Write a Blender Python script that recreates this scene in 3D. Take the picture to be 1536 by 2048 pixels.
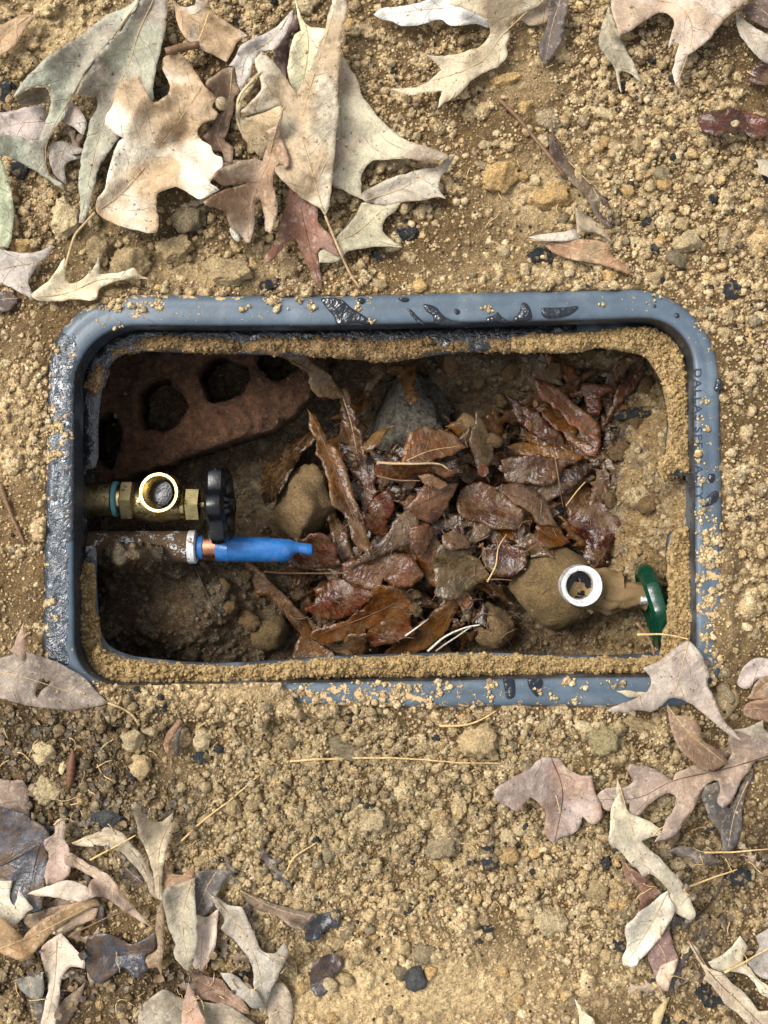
import bpy, math, random
import numpy as np
from mathutils import Vector, Matrix
from mathutils.geometry import delaunay_2d_cdt

for _o in list(bpy.data.objects):
    bpy.data.objects.remove(_o)
random.seed(7)
RNG = np.random.default_rng(11)
R = math.radians
scene = bpy.context.scene
COL = scene.collection

# ------------------------------------------------------------------ camera, sky, sun, exposure
S = 0.00036          # metres on the ground for one photograph pixel
CAM_H = 0.80         # camera height above the soil
W_PX, H_PX = 1536, 2048
cam = bpy.data.cameras.new('camera')
cam_o = bpy.data.objects.new('camera', cam)
COL.objects.link(cam_o)
cam_o.location = (0, 0, CAM_H)
cam.sensor_fit = 'VERTICAL'
cam.sensor_height = 24
cam.lens = 24 * CAM_H / (H_PX * S)
cam.clip_start = 0.01
cam.clip_end = 500
scene.camera = cam_o

SUN_EL, SUN_AZ = R(52), R(150)      # azimuth measured counter-clockwise from +x: light comes from the upper left
world = bpy.data.worlds.new('World')
scene.world = world
world.use_nodes = True
wn, wl = world.node_tree.nodes, world.node_tree.links
wn.clear()
sky = wn.new('ShaderNodeTexSky')
sky.sky_type = 'NISHITA'
sky.sun_disc = False
sky.sun_elevation = SUN_EL
sky.sun_rotation = R(90) - SUN_AZ
sky.dust_density = 3.0
sky.air_density = 1.0
hs = wn.new('ShaderNodeHueSaturation')
hs.inputs['Saturation'].default_value = 0.22
bg = wn.new('ShaderNodeBackground')
bg.inputs['Strength'].default_value = 0.10
wo = wn.new('ShaderNodeOutputWorld')
wl.new(sky.outputs[0], hs.inputs['Color'])
wl.new(hs.outputs[0], bg.inputs['Color'])
wl.new(bg.outputs[0], wo.inputs['Surface'])

sun = bpy.data.lights.new('sun', 'SUN')
sun.energy = 1.4
sun.angle = R(26)
sun.color = (1.0, 0.95, 0.87)
sun_o = bpy.data.objects.new('sun', sun)
COL.objects.link(sun_o)
sd = Vector((math.cos(SUN_EL) * math.cos(SUN_AZ), math.cos(SUN_EL) * math.sin(SUN_AZ), math.sin(SUN_EL)))
sun_o.rotation_euler = sd.to_track_quat('Z', 'Y').to_euler()

scene.view_settings.view_transform = 'Standard'
scene.view_settings.look = 'None'
scene.view_settings.gamma = 1.0
scene.view_settings.exposure = 1.3

# ------------------------------------------------------------------ helpers
def P(px, py, z):
    """photograph pixel at height z -> world (numpy friendly)"""
    f = (CAM_H - z) / CAM_H * S
    return (px - 768) * f, (1024 - py) * f

def P3(px, py, z):
    x, y = P(px, py, z)
    return Vector((x, y, z))

def c8(r, g, b):
    f = lambda v: (v / 255 / 12.92) if v / 255 <= 0.04045 else ((v / 255 + 0.055) / 1.055) ** 2.4
    return np.array([f(r), f(g), f(b)])

_LAT = RNG.random((256, 256))
def vnoise(x, y):
    xi = np.floor(x).astype(int); yi = np.floor(y).astype(int)
    fx = x - xi; fy = y - yi
    fx = fx * fx * (3 - 2 * fx); fy = fy * fy * (3 - 2 * fy)
    a = _LAT[yi & 255, xi & 255]; b = _LAT[yi & 255, (xi + 1) & 255]
    c = _LAT[(yi + 1) & 255, xi & 255]; d = _LAT[(yi + 1) & 255, (xi + 1) & 255]
    return (a * (1 - fx) + b * fx) * (1 - fy) + (c * (1 - fx) + d * fx) * fy

def fbm(x, y, wl_, octs=4, seed=0, gain=0.5):
    """-1..1 noise, wl_ = wavelength in pixels"""
    x = np.asarray(x, float); y = np.asarray(y, float)
    t = np.zeros(np.broadcast(x, y).shape); a = 1.0; n = 0.0; f = 1.0 / wl_
    for o in range(octs):
        t = t + a * (vnoise(x * f + 17.3 * o + 31.7 * seed, y * f + 9.1 * o + 57.1 * seed) * 2 - 1)
        n += a; a *= gain; f *= 2.03
    return t / n

def inside(px, py, poly):
    px = np.asarray(px, float); py = np.asarray(py, float)
    poly = np.asarray(poly, float)
    res = np.zeros(px.shape, bool)
    x1, y1 = poly[-1]
    for x2, y2 in poly:
        if y1 != y2:
            c = ((y1 > py) != (y2 > py)) & (px < (x2 - x1) * (py - y1) / (y2 - y1) + x1)
            res ^= c
        x1, y1 = x2, y2
    return res

def poly_dist(px, py, poly, closed=True):
    """distance to a polyline, arc length of the nearest point and signed side"""
    px = np.asarray(px, float); py = np.asarray(py, float)
    poly = np.asarray(poly, float)
    best = np.full(px.shape, 1e9); arc = np.zeros(px.shape); sgn = np.ones(px.shape)
    n = len(poly); acc = 0.0
    for i in range(n if closed else n - 1):
        a = poly[i]; b = poly[(i + 1) % n]
        e = b - a; L2 = float(e @ e)
        if L2 < 1e-9: continue
        t = np.clip(((px - a[0]) * e[0] + (py - a[1]) * e[1]) / L2, 0, 1)
        dx = px - a[0] - t * e[0]; dy = py - a[1] - t * e[1]
        d = np.sqrt(dx * dx + dy * dy)
        m = d < best
        L = math.sqrt(L2)
        best = np.where(m, d, best); arc = np.where(m, acc + t * L, arc)
        sgn = np.where(m, np.sign(e[0] * dy - e[1] * dx + 1e-12), sgn)
        acc += L
    return best, arc, sgn

def catmull(pts, closed=True, sub=4):
    pts = np.asarray(pts, float); n = len(pts); out = []
    rng = range(n if closed else n - 1)
    for i in rng:
        p1 = pts[i]; p2 = pts[(i + 1) % n]
        p0 = pts[i - 1] if (closed or i > 0) else 2 * p1 - p2
        p3 = pts[(i + 2) % n] if (closed or i < n - 2) else 2 * p2 - p1
        t0 = 0.0
        t1 = t0 + max(np.linalg.norm(p1 - p0), 1e-3) ** 0.5
        t2 = t1 + max(np.linalg.norm(p2 - p1), 1e-3) ** 0.5
        t3 = t2 + max(np.linalg.norm(p3 - p2), 1e-3) ** 0.5
        for k in range(sub):
            t = t1 + (t2 - t1) * k / sub
            A1 = (t1 - t) / (t1 - t0) * p0 + (t - t0) / (t1 - t0) * p1
            A2 = (t2 - t) / (t2 - t1) * p1 + (t - t1) / (t2 - t1) * p2
            A3 = (t3 - t) / (t3 - t2) * p2 + (t - t2) / (t3 - t2) * p3
            B1 = (t2 - t) / (t2 - t0) * A1 + (t - t0) / (t2 - t0) * A2
            B2 = (t3 - t) / (t3 - t1) * A2 + (t - t1) / (t3 - t1) * A3
            out.append((t2 - t) / (t2 - t1) * B1 + (t - t1) / (t2 - t1) * B2)
    if not closed: out.append(pts[-1])
    return np.array(out)

def smooth_outline(pts, step, ang=75):
    """closed outline through the traced points: curves between corners, pointed tips kept"""
    pts = np.asarray(pts, float); n = len(pts)
    a = pts - np.roll(pts, 1, 0); b = np.roll(pts, -1, 0) - pts
    ca = (a * b).sum(1) / np.maximum(np.linalg.norm(a, axis=1) * np.linalg.norm(b, axis=1), 1e-6)
    cor = np.nonzero(np.degrees(np.arccos(np.clip(ca, -1, 1))) > ang)[0]
    if len(cor) < 2: return resample(catmull(pts, True, 5), step)
    out = []
    for i, c in enumerate(cor):
        e = cor[(i + 1) % len(cor)]
        ids = [(c + k) % n for k in range(((e - c) % n or n) + 1)]
        q = catmull(pts[ids], False, 5) if len(ids) > 2 else pts[ids]
        out.append(resample(q, step, False)[:-1])
    return np.vstack(out)

def resample(poly, step, closed=True):
    poly = np.asarray(poly, float)
    q = np.vstack([poly, poly[:1]]) if closed else poly
    seg = np.linalg.norm(np.diff(q, axis=0), axis=1)
    s = np.concatenate([[0], np.cumsum(seg)])
    n = max(int(s[-1] / step), 8 if closed else 2)
    t = np.linspace(0, s[-1], n, endpoint=not closed)
    return np.stack([np.interp(t, s, q[:, 0]), np.interp(t, s, q[:, 1])], 1)

def triangulate(outline, step, holes=(), jitter=0.3, seed=0):
    """fill an outline (pixels) with triangles about `step` pixels wide"""
    rg = np.random.default_rng(seed + 100)
    outline = np.asarray(outline, float)
    x0, y0 = outline.min(0); x1, y1 = outline.max(0)
    gx, gy = np.meshgrid(np.arange(x0, x1, step), np.arange(y0, y1, step * 0.87))
    gx = gx + (np.arange(gx.shape[0]) % 2)[:, None] * step * 0.5
    gx = (gx + rg.uniform(-jitter, jitter, gx.shape) * step).ravel()
    gy = (gy + rg.uniform(-jitter, jitter, gy.shape) * step).ravel()
    m = inside(gx, gy, outline)
    for h in holes: m &= ~inside(gx, gy, h)
    gx, gy = gx[m], gy[m]
    if len(gx):
        d, _, _ = poly_dist(gx, gy, outline)
        k = d > step * 0.55
        for h in holes:
            k &= poly_dist(gx, gy, h)[0] > step * 0.5
        gx, gy = gx[k], gy[k]
    V = [Vector((float(a), float(b))) for a, b in outline]
    E = [(i, (i + 1) % len(outline)) for i in range(len(outline))]
    for h in holes:
        o = len(V); V += [Vector((float(a), float(b))) for a, b in h]
        E += [(o + i, o + (i + 1) % len(h)) for i in range(len(h))]
    V += [Vector((float(a), float(b))) for a, b in zip(gx, gy)]
    vs, es, fs = delaunay_2d_cdt(V, E, [], 0, 1e-4)[:3]
    v = np.array([(p.x, p.y) for p in vs]); f = np.array([t for t in fs if len(t) == 3])
    c = v[f].mean(1)
    m = inside(c[:, 0], c[:, 1], outline)
    for h in holes: m &= ~inside(c[:, 0], c[:, 1], h)
    f = f[m]
    a, b, cc = v[f[:, 0]], v[f[:, 1]], v[f[:, 2]]
    area = (b[:, 0] - a[:, 0]) * (cc[:, 1] - a[:, 1]) - (b[:, 1] - a[:, 1]) * (cc[:, 0] - a[:, 0])
    f[area > 0] = f[area > 0][:, ::-1]          # pixel y points down: make the faces look up
    used = np.unique(f); mp = np.full(len(v), -1); mp[used] = np.arange(len(used))
    return v[used], mp[f]

def border_edges(f):
    e = np.concatenate([f[:, [0, 1]], f[:, [1, 2]], f[:, [2, 0]]])
    key = {}
    for a, b in e.tolist():
        k = (min(a, b), max(a, b))
        key[k] = None if k in key else (a, b)
    return [v for v in key.values() if v]

def shell(v3, f, thick_vec):
    """closed shell: top faces f over v3, bottom shifted by thick_vec, sides joined"""
    n = len(v3)
    V = np.vstack([v3, v3 + thick_vec])
    F = f.tolist() + [[c + n, b + n, a + n] for a, b, c in f.tolist()]
    F += [[b, a, a + n, b + n] for a, b in border_edges(f)]
    return V, F

def mesh_obj(name, V, F, mat=None, parent=None, smooth=True, attrs=None, uv=None):
    me = bpy.data.meshes.new(name)
    V = np.asarray(V, float)
    me.from_pydata(V.tolist() if len(V) < 200000 else V.tolist(), [], F if isinstance(F, list) else F.tolist())
    finish(me, mat, smooth, attrs, uv)
    o = bpy.data.objects.new(name, me)
    COL.objects.link(o)
    if parent is not None: o.parent = parent
    return o

def finish(me, mat, smooth, attrs, uv):
    if smooth:
        me.polygons.foreach_set('use_smooth', np.ones(len(me.polygons), bool))
    if attrs:
        for k, a in attrs.items():
            a = np.asarray(a, float)
            if a.ndim == 2:
                at = me.attributes.new(k, 'FLOAT_COLOR', 'POINT')
                at.data.foreach_set('color', np.hstack([a[:, :3], np.ones((len(a), 1))]).ravel().astype(np.float32))
            else:
                at = me.attributes.new(k, 'FLOAT', 'POINT')
                at.data.foreach_set('value', a.ravel().astype(np.float32))
    if uv is not None:
        at = me.attributes.new('sd', 'FLOAT_VECTOR', 'POINT')
        at.data.foreach_set('vector', np.asarray(uv, np.float32).ravel())
    if mat is not None: me.materials.append(mat)
    me.update()

def big_mesh(name, V, Fq, mat, attrs=None, smooth=True, tri=False):
    me = bpy.data.meshes.new(name)
    k = 3 if tri else 4
    me.vertices.add(len(V)); me.vertices.foreach_set('co', np.asarray(V, np.float32).ravel())
    me.loops.add(len(Fq) * k); me.loops.foreach_set('vertex_index', np.asarray(Fq, np.int32).ravel())
    me.polygons.add(len(Fq))
    me.polygons.foreach_set('loop_start', np.arange(0, len(Fq) * k, k, dtype=np.int32))
    me.polygons.foreach_set('loop_total', np.full(len(Fq), k, np.int32))
    me.update(calc_edges=True)
    finish(me, mat, smooth, attrs, None)
    me.validate()
    o = bpy.data.objects.new(name, me); COL.objects.link(o)
    return o

def tag(o, label=None, cat=None, group=None, kind=None):
    if label: o['label'] = label
    if cat: o['category'] = cat
    if group: o['group'] = group
    if kind: o['kind'] = kind
    return o

def empty(name, loc=(0, 0, 0)):
    o = bpy.data.objects.new(name, None); o.empty_display_size = 0.01
    o.location = loc; COL.objects.link(o); return o

def tube_geo(pts, radii, seg=7):
    pts = [Vector(p) for p in pts]; n = len(pts); V = []; F = []
    up = Vector((0, 0, 1))
    for i, p in enumerate(pts):
        d = (pts[min(i + 1, n - 1)] - pts[max(i - 1, 0)]).normalized()
        u = d.cross(up)
        if u.length < 1e-4: u = d.cross(Vector((1, 0, 0)))
        u.normalize(); w = u.cross(d).normalized()
        for k in range(seg):
            a = 2 * math.pi * k / seg
            V.append(p + (u * math.cos(a) + w * math.sin(a)) * radii[i])
    for i in range(n - 1):
        for k in range(seg):
            k2 = (k + 1) % seg
            F.append([i * seg + k, i * seg + k2, (i + 1) * seg + k2, (i + 1) * seg + k])
    F.append(list(range(seg))[::-1]); F.append([(n - 1) * seg + k for k in range(seg)])
    return [tuple(v) for v in V], F

def lathe_geo(profile, origin, axis, seg=40, square=None, phase=0.0):
    """profile [(distance along axis, radius)], closed ring surface around axis; square=n makes an n-gon"""
    origin = Vector(origin); ax = Vector(axis).normalized()
    u = ax.cross(Vector((0, 1, 0)))
    if u.length < 1e-3: u = ax.cross(Vector((1, 0, 0)))
    u.normalize(); w = ax.cross(u).normalized()
    V = []; F = []
    for t, r in profile:
        for k in range(seg):
            a = 2 * math.pi * k / seg + phase
            rr = r
            if callable(square): rr = r * square(a)
            V.append(tuple(origin + ax * t + (u * math.cos(a) + w * math.sin(a)) * rr))
    for i in range(len(profile) - 1):
        for k in range(seg):
            k2 = (k + 1) % seg
            F.append([i * seg + k, i * seg + k2, (i + 1) * seg + k2, (i + 1) * seg + k])
    return V, F

# ------------------------------------------------------------------ materials
class NT:
    def __init__(self, name):
        self.m = bpy.data.materials.new(name); self.m.use_nodes = True
        self.t = self.m.node_tree; self.n = self.t.nodes; self.l = self.t.links
        self.b = self.n['Principled BSDF']
    def new(self, typ, **kw):
        nd = self.n.new(typ)
        for k, v in kw.items(): setattr(nd, k, v)
        return nd
    def attr(self, name, out='Color'):
        nd = self.new('ShaderNodeAttribute'); nd.attribute_name = name
        return nd.outputs[out]
    def put(self, sock, v):
        if hasattr(v, 'is_linked') or hasattr(v, 'links'): self.l.new(v, sock)
        elif isinstance(v, (tuple, list, np.ndarray)):
            v = list(map(float, v)); sock.default_value = v + [1.0] if len(v) == 3 and sock.type == 'RGBA' else v
        else: sock.default_value = v
    def noise(self, scale, detail=3, rough=0.55, vec=None, w=None, dist=0.0):
        nd = self.new('ShaderNodeTexNoise')
        if w is not None:
            nd.noise_dimensions = '4D'; self.put(nd.inputs['W'], w)
        nd.inputs['Scale'].default_value = scale; nd.inputs['Detail'].default_value = detail
        nd.inputs['Roughness'].default_value = rough; nd.inputs['Distortion'].default_value = dist
        self.l.new(vec if vec is not None else self.coord(), nd.inputs['Vector'])
        return nd.outputs['Fac']
    def coord(self):
        if not hasattr(self, '_c'):
            self._c = self.new('ShaderNodeNewGeometry').outputs['Position']
        return self._c
    def ramp(self, v, a, b, lo=0.0, hi=1.0, smooth=True):
        nd = self.new('ShaderNodeMapRange')
        if smooth: nd.interpolation_type = 'SMOOTHSTEP'
        nd.inputs['From Min'].default_value = a; nd.inputs['From Max'].default_value = b
        nd.inputs['To Min'].default_value = lo; nd.inputs['To Max'].default_value = hi
        self.l.new(v, nd.inputs['Value']); return nd.outputs['Result']
    def math(self, op, a, b=0.0, c=None):
        nd = self.new('ShaderNodeMath', operation=op)
        self.put(nd.inputs[0], a); self.put(nd.inputs[1], b)
        if c is not None: self.put(nd.inputs[2], c)
        return nd.outputs[0]
    def mix(self, f, a, b, mode='MIX'):
        nd = self.new('ShaderNodeMix', data_type='RGBA', blend_type=mode)
        self.put(nd.inputs['Factor'], f); self.put(nd.inputs[6], a); self.put(nd.inputs[7], b)
        return nd.outputs[2]
    def bump(self, h, strength, dist, normal=None):
        nd = self.new('ShaderNodeBump')
        nd.inputs['Strength'].default_value = strength; nd.inputs['Distance'].default_value = dist
        self.l.new(h, nd.inputs['Height'])
        if normal is not None: self.l.new(normal, nd.inputs['Normal'])
        return nd.outputs[0]
    def set(self, **kw):
        for k, v in kw.items():
            self.put(self.b.inputs[k.replace('_', ' ')], v)
        return self.m

def gray(t, v):
    nd = t.new('ShaderNodeCombineColor')
    for i in range(3): t.put(nd.inputs[i], v)
    return nd.outputs[0]

def mat_soil(name='soil', wet=0.0):
    t = NT(name)
    base = t.attr('col')
    fine = t.noise(620, 3, 0.75); mid = t.noise(170, 4, 0.65)
    k = t.math('MULTIPLY', t.ramp(fine, 0.3, 0.7, 0.58, 1.38), t.ramp(mid, 0.3, 0.7, 0.8, 1.18))
    c = t.mix(1.0, base, gray(t, k), 'MULTIPLY')
    # pale and dark grains
    c = t.mix(t.ramp(t.noise(760, 1), 0.64, 0.72, 0, 0.55), c, c8(220, 196, 150))
    c = t.mix(t.ramp(t.noise(430, 2), 0.66, 0.74, 0, 0.55), c, c8(58, 50, 40))
    w = t.math('ADD', t.attr('wet', 'Fac'), wet)
    w = t.math('MULTIPLY', w, t.ramp(t.noise(90, 2), 0.35, 0.65, 0.4, 1.0))
    c = t.mix(t.math('MULTIPLY', w, 0.55), c, t.mix(1.0, c, c, 'MULTIPLY'))
    h = t.math('ADD', t.math('MULTIPLY', t.noise(700, 3, 0.75), 1.0), t.noise(300, 3, 0.6))
    nrm = t.bump(h, 1.0, 0.0022)
    rough = t.ramp(w, 0.15, 0.7, 0.97, 0.14)
    return t.set(Base_Color=c, Roughness=rough, Normal=nrm, Specular_IOR_Level=t.ramp(w, 0.1, 0.6, 0.2, 0.6))

def mat_leaf(name, wet):
    t = NT(name)
    oi = t.new('ShaderNodeObjectInfo')
    rnd = t.math('MULTIPLY', oi.outputs['Random'], 50.0)
    base = t.attr('col')
    big = t.noise(48, 4, 0.65, w=rnd, dist=0.4); mid = t.noise(210, 5, 0.7, w=rnd); fine = t.noise(700, 3, 0.7, w=rnd)
    k = t.math('MULTIPLY', t.ramp(big, 0.32, 0.68, 0.72 if not wet else 0.45, 1.2 if not wet else 1.35), t.ramp(fine, 0.3, 0.7, 0.80, 1.16))
    c = t.mix(1.0, base, gray(t, k), 'MULTIPLY')
    # bleached and browned blotches
    c = t.mix(t.ramp(mid, 0.50, 0.66, 0, 0.55 if not wet else 0.2), c, t.mix(0.5, base, c8(222, 208, 182)) if not wet else c8(120, 84, 50))
    c = t.mix(t.ramp(t.noise(95, 5, 0.72, w=t.math('ADD', rnd, 7.0)), 0.53, 0.68, 0, 0.6), c, t.mix(0.55, base, c8(96, 64, 38)) if not wet else c8(26, 14, 8))
    # small dark spots
    sp = t.noise(360, 2, 0.5, w=t.math('ADD', rnd, 3.0))
    c = t.mix(t.ramp(sp, 0.66, 0.71, 0, 0.75), c, c8(58, 44, 34))
    # side veins
    sep = t.new('ShaderNodeSeparateXYZ'); t.l.new(t.attr('sd', 'Vector'), sep.inputs[0])
    s_, d_ = sep.outputs[0], sep.outputs[1]
    ph = t.math('SUBTRACT', t.math('MULTIPLY', s_, 62.0), t.math('MULTIPLY', t.math('ABSOLUTE', d_), 58.0))
    ph = t.math('ADD', ph, t.math('MULTIPLY', t.math('SIGN', d_), 0.21))
    ph = t.math('ADD', ph, t.math('MULTIPLY', t.noise(30, 2, 0.5, w=rnd), 1.6))
    tri = t.math('ABSOLUTE', t.math('SUBTRACT', t.math('FRACT', ph), 0.5))
    vein = t.math('MULTIPLY', t.ramp(tri, 0.035, 0.0, 0, 1), t.ramp(t.noise(70, 2, w=t.math('ADD', rnd, 11.0)), 0.42, 0.6))
    c = t.mix(t.math('MULTIPLY', vein, 0.34), c, t.mix(0.6, base, c8(214, 190, 150)))
    h = t.math('ADD', t.math('MULTIPLY', vein, 0.6), t.math('ADD', t.math('MULTIPLY', mid, 0.8), t.math('MULTIPLY', fine, 0.3)))
    h = t.math('ADD', h, t.math('MULTIPLY', big, 1.6))
    if wet:
        lo = t.noise(75, 3, 0.55, w=rnd)
        h = t.math('ADD', t.math('MULTIPLY', lo, 2.2), t.math('ADD', t.math('MULTIPLY', vein, 0.3), t.math('MULTIPLY', mid, 0.45)))
        nrm = t.bump(h, 0.9, 0.0020)
        rough = t.ramp(t.noise(60, 3, 0.6, w=rnd), 0.40, 0.62, 0.06, 0.34)
        mud = t.ramp(t.math('ADD', t.math('MULTIPLY', t.noise(70, 4, 0.7, w=t.math('ADD', rnd, 21.0)), 0.75), t.math('MULTIPLY', t.noise(420, 3, 0.7), 0.25)), 0.49, 0.57, 0, 0.8)
        c = t.mix(mud, c, c8(92, 70, 46))
        rough = t.math('ADD', rough, t.math('MULTIPLY', mud, 0.35))
        return t.set(Base_Color=c, Roughness=rough, Normal=nrm, Specular_IOR_Level=0.38, Coat_Weight=t.math('MULTIPLY', t.math("SUBTRACT", 1.0, mud), 0.22), Coat_Roughness=0.06, Coat_Normal=nrm)
    nrm = t.bump(h, 0.8, 0.0016)
    rough = t.ramp(mid, 0.3, 0.7, 0.42, 0.75)
    return t.set(Base_Color=c, Roughness=rough, Normal=nrm, Specular_IOR_Level=0.5)

def mat_stem(name, col, rough=0.6):
    t = NT(name)
    k = t.ramp(t.noise(500, 3), 0.3, 0.7, 0.7, 1.25)
    return t.set(Base_Color=t.mix(1.0, col, gray(t, k), 'MULTIPLY'), Roughness=rough, Normal=t.bump(t.noise(900, 2), 0.4, 0.0005))

def mat_stone(name, col, rough=0.85, dust=None, contrast=0.5, scale=140):
    t = NT(name)
    oi = t.new('ShaderNodeObjectInfo'); rnd = t.math('MULTIPLY', oi.outputs['Random'], 30.0)
    a = t.noise(scale, 5, 0.65, w=rnd); f = t.noise(560, 3, 0.75)
    c = t.mix(1.0, col, gray(t, t.math('MULTIPLY', t.ramp(a, 0.25, 0.75, 1 - contrast * 0.7, 1 + contrast * 0.6), t.ramp(f, 0.3, 0.7, 0.62, 1.32))), 'MULTIPLY')
    c = t.mix(1.0, c, gray(t, t.ramp(oi.outputs['Random'], 0, 1, 0.82, 1.14)), 'MULTIPLY')
    if dust is not None:
        c = t.mix(t.ramp(t.noise(230, 3, 0.6, w=rnd), 0.52, 0.6, 0, 0.85), c, dust)
    nrm = t.bump(t.math('ADD', t.math('MULTIPLY', t.noise(520, 4, 0.75), 1.2), a), 1.0, 0.0028)
    return t.set(Base_Color=c, Roughness=rough, Normal=nrm, Specular_IOR_Level=0.4)

def mat_metal(name, col, rough, grime=None, gl=0.5, metal=1.0, bump=0.15):
    t = NT(name)
    n = t.noise(120, 4, 0.65); f = t.noise(700, 3, 0.6)
    c = t.mix(1.0, col, gray(t, t.ramp(n, 0.3, 0.7, 0.75, 1.15)), 'MULTIPLY')
    r = t.ramp(f, 0.3, 0.7, rough * 0.7, rough * 1.5)
    m = metal
    if grime is not None:
        g = t.ramp(t.math('ADD', t.math('MULTIPLY', n, 0.6), t.math('MULTIPLY', f, 0.4)), gl - 0.03, gl + 0.05)
        c = t.mix(g, c, grime)
        r = t.math('ADD', r, t.math('MULTIPLY', g, 0.5))
        m = t.math('MULTIPLY', t.math('SUBTRACT', 1.0, g), metal)
    return t.set(Base_Color=c, Roughness=r, Metallic=m, Normal=t.bump(f, bump, 0.0006))

def mat_plastic(name, col, wetcol):
    t = NT(name)
    n = t.noise(60, 4, 0.6); f = t.noise(420, 3, 0.65)
    wet = t.ramp(t.math('ADD', t.attr('wet', 'Fac'), t.math('MULTIPLY', t.math('SUBTRACT', t.noise(110, 4, 0.6, dist=0.6), 0.5), 1.5)), 0.48, 0.54)
    c = t.mix(1.0, col, gray(t, t.ramp(n, 0.3, 0.7, 0.85, 1.15)), 'MULTIPLY')
    c = t.mix(t.ramp(t.noise(25, 3), 0.5, 0.7, 0, 0.35), c, c8(128, 138, 146))
    # scuffs
    c = t.mix(t.ramp(t.noise(38, 5, 0.8, dist=2.0), 0.55, 0.62, 0, 0.3), c, c8(58, 70, 82))
    c = t.mix(wet, c, wetcol)
    # dried soil smears and specks
    dr = t.attr('dirt', 'Fac')
    d1 = t.ramp(t.math('ADD', t.math('MULTIPLY', t.noise(140, 5, 0.68), 1.0), t.math('MULTIPLY', dr, 0.24)), 0.70, 0.74)
    d2 = t.ramp(t.noise(520, 2, 0.5), 0.69, 0.73)
    dd = t.math('MAXIMUM', d1, t.math('MULTIPLY', d2, 0.8))
    c = t.mix(dd, c, t.mix(f, c8(170, 138, 92), c8(205, 176, 130)))
    r = t.math('SUBTRACT', 0.42, t.math('MULTIPLY', wet, 0.33))
    r = t.math('ADD', r, t.math('MULTIPLY', dd, 0.5))
    h = t.math('ADD', t.math('MULTIPLY', f, 0.12), t.math('MULTIPLY', t.math('MULTIPLY', wet, t.noise(95, 4, 0.62, dist=1.8)), 2.2))
    h = t.math('ADD', h, t.math('MULTIPLY', dd, 0.9))
    return t.set(Base_Color=c, Roughness=r, Normal=t.bump(h, 0.7, 0.0016), Specular_IOR_Level=t.math('ADD', 0.5, t.math('MULTIPLY', wet, 0.5)))

M = {}
M['soil'] = mat_soil('tan_soil')
M['pit_soil'] = mat_soil('damp_pit_soil', 0.12)
M['leaf'] = mat_leaf('dry_leaf', False)
M['wet'] = mat_leaf('wet_leaf', True)
M['rib_pale'] = mat_stem('pale_leaf_rib', c8(172, 146, 106))
M['rib_dark'] = mat_stem('dark_leaf_rib', c8(92, 60, 38), 0.4)
M['straw'] = mat_stem('straw', c8(196, 164, 112))
M['twig'] = mat_stem('brown_twig', c8(110, 82, 56))
M['twig_dark'] = mat_stem('dark_wet_twig', c8(42, 30, 22), 0.3)
M['twig_white'] = mat_stem('bleached_twig', c8(208, 200, 186))
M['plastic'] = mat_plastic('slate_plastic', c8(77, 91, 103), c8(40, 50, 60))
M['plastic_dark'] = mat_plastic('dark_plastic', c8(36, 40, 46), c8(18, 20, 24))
M['letters'] = mat_stem('moulded_letter', c8(40, 50, 64), 0.5)

# ------------------------------------------------------------------ box loops (pixels)
def round_quad(c, r, ns=60, nc=14):
    c = np.array(c, float); out = []
    for i in range(4):
        p = c[i]; a = c[i - 1]; b = c[(i + 1) % 4]
        d0 = (a - p) / np.linalg.norm(a - p); d1 = (b - p) / np.linalg.norm(b - p)
        A = p + d0 * r[i]; B = p + d1 * r[i]
        k = 0.42
        C1 = p + d0 * r[i] * k; C2 = p + d1 * r[i] * k
        for j in range(nc):
            t = j / nc
            out.append((1 - t) ** 3 * A + 3 * (1 - t) ** 2 * t * C1 + 3 * (1 - t) * t * t * C2 + t ** 3 * B)
        n = c[(i + 1) % 4]
        E = n + (p - n) / np.linalg.norm(p - n) * r[(i + 1) % 4]
        for j in range(ns):
            t = j / ns
            out.append(B + (E - B) * t)
    return np.array(out)
OUT = round_quad([(97, 591), (1436, 573), (1454, 1415), (84, 1414)], [165, 190, 120, 130])
INN = round_quad([(150, 652), (1387, 634), (1394, 1352), (148, 1374)], [125, 105, 70, 95])
# the long top side sags a little towards the hole
for A_, a0 in ((OUT, 7.0), (INN, 5.0)):
    m_ = A_[:, 1] < 700
    A_[m_, 1] += a0 * np.sin(np.clip((A_[m_, 0] - 250) / 1000, 0, 1) * math.pi)
MIDL = OUT * 0.5 + INN * 0.5
RIM_Z = 0.009
LEDGE_Z = -0.017
HOLE = np.array([(250, 708), (420, 707), (600, 712), (700, 716), (790, 722), (900, 706), (1050, 698), (1180, 696), (1270, 692), (1312, 720),
                 (1332, 780), (1336, 850), (1334, 948), (1376, 952), (1378, 1060), (1338, 1066), (1340, 1150), (1336, 1250), (1322, 1300),
                 (1270, 1309), (1100, 1310), (950, 1305), (800, 1308), (640, 1314), (450, 1326), (330, 1320), (245, 1306), (208, 1280), (196, 1220),
                 (192, 1150), (190, 1092), (158, 1088), (156, 940), (190, 936), (196, 850), (206, 770), (222, 728)], float)

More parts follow.
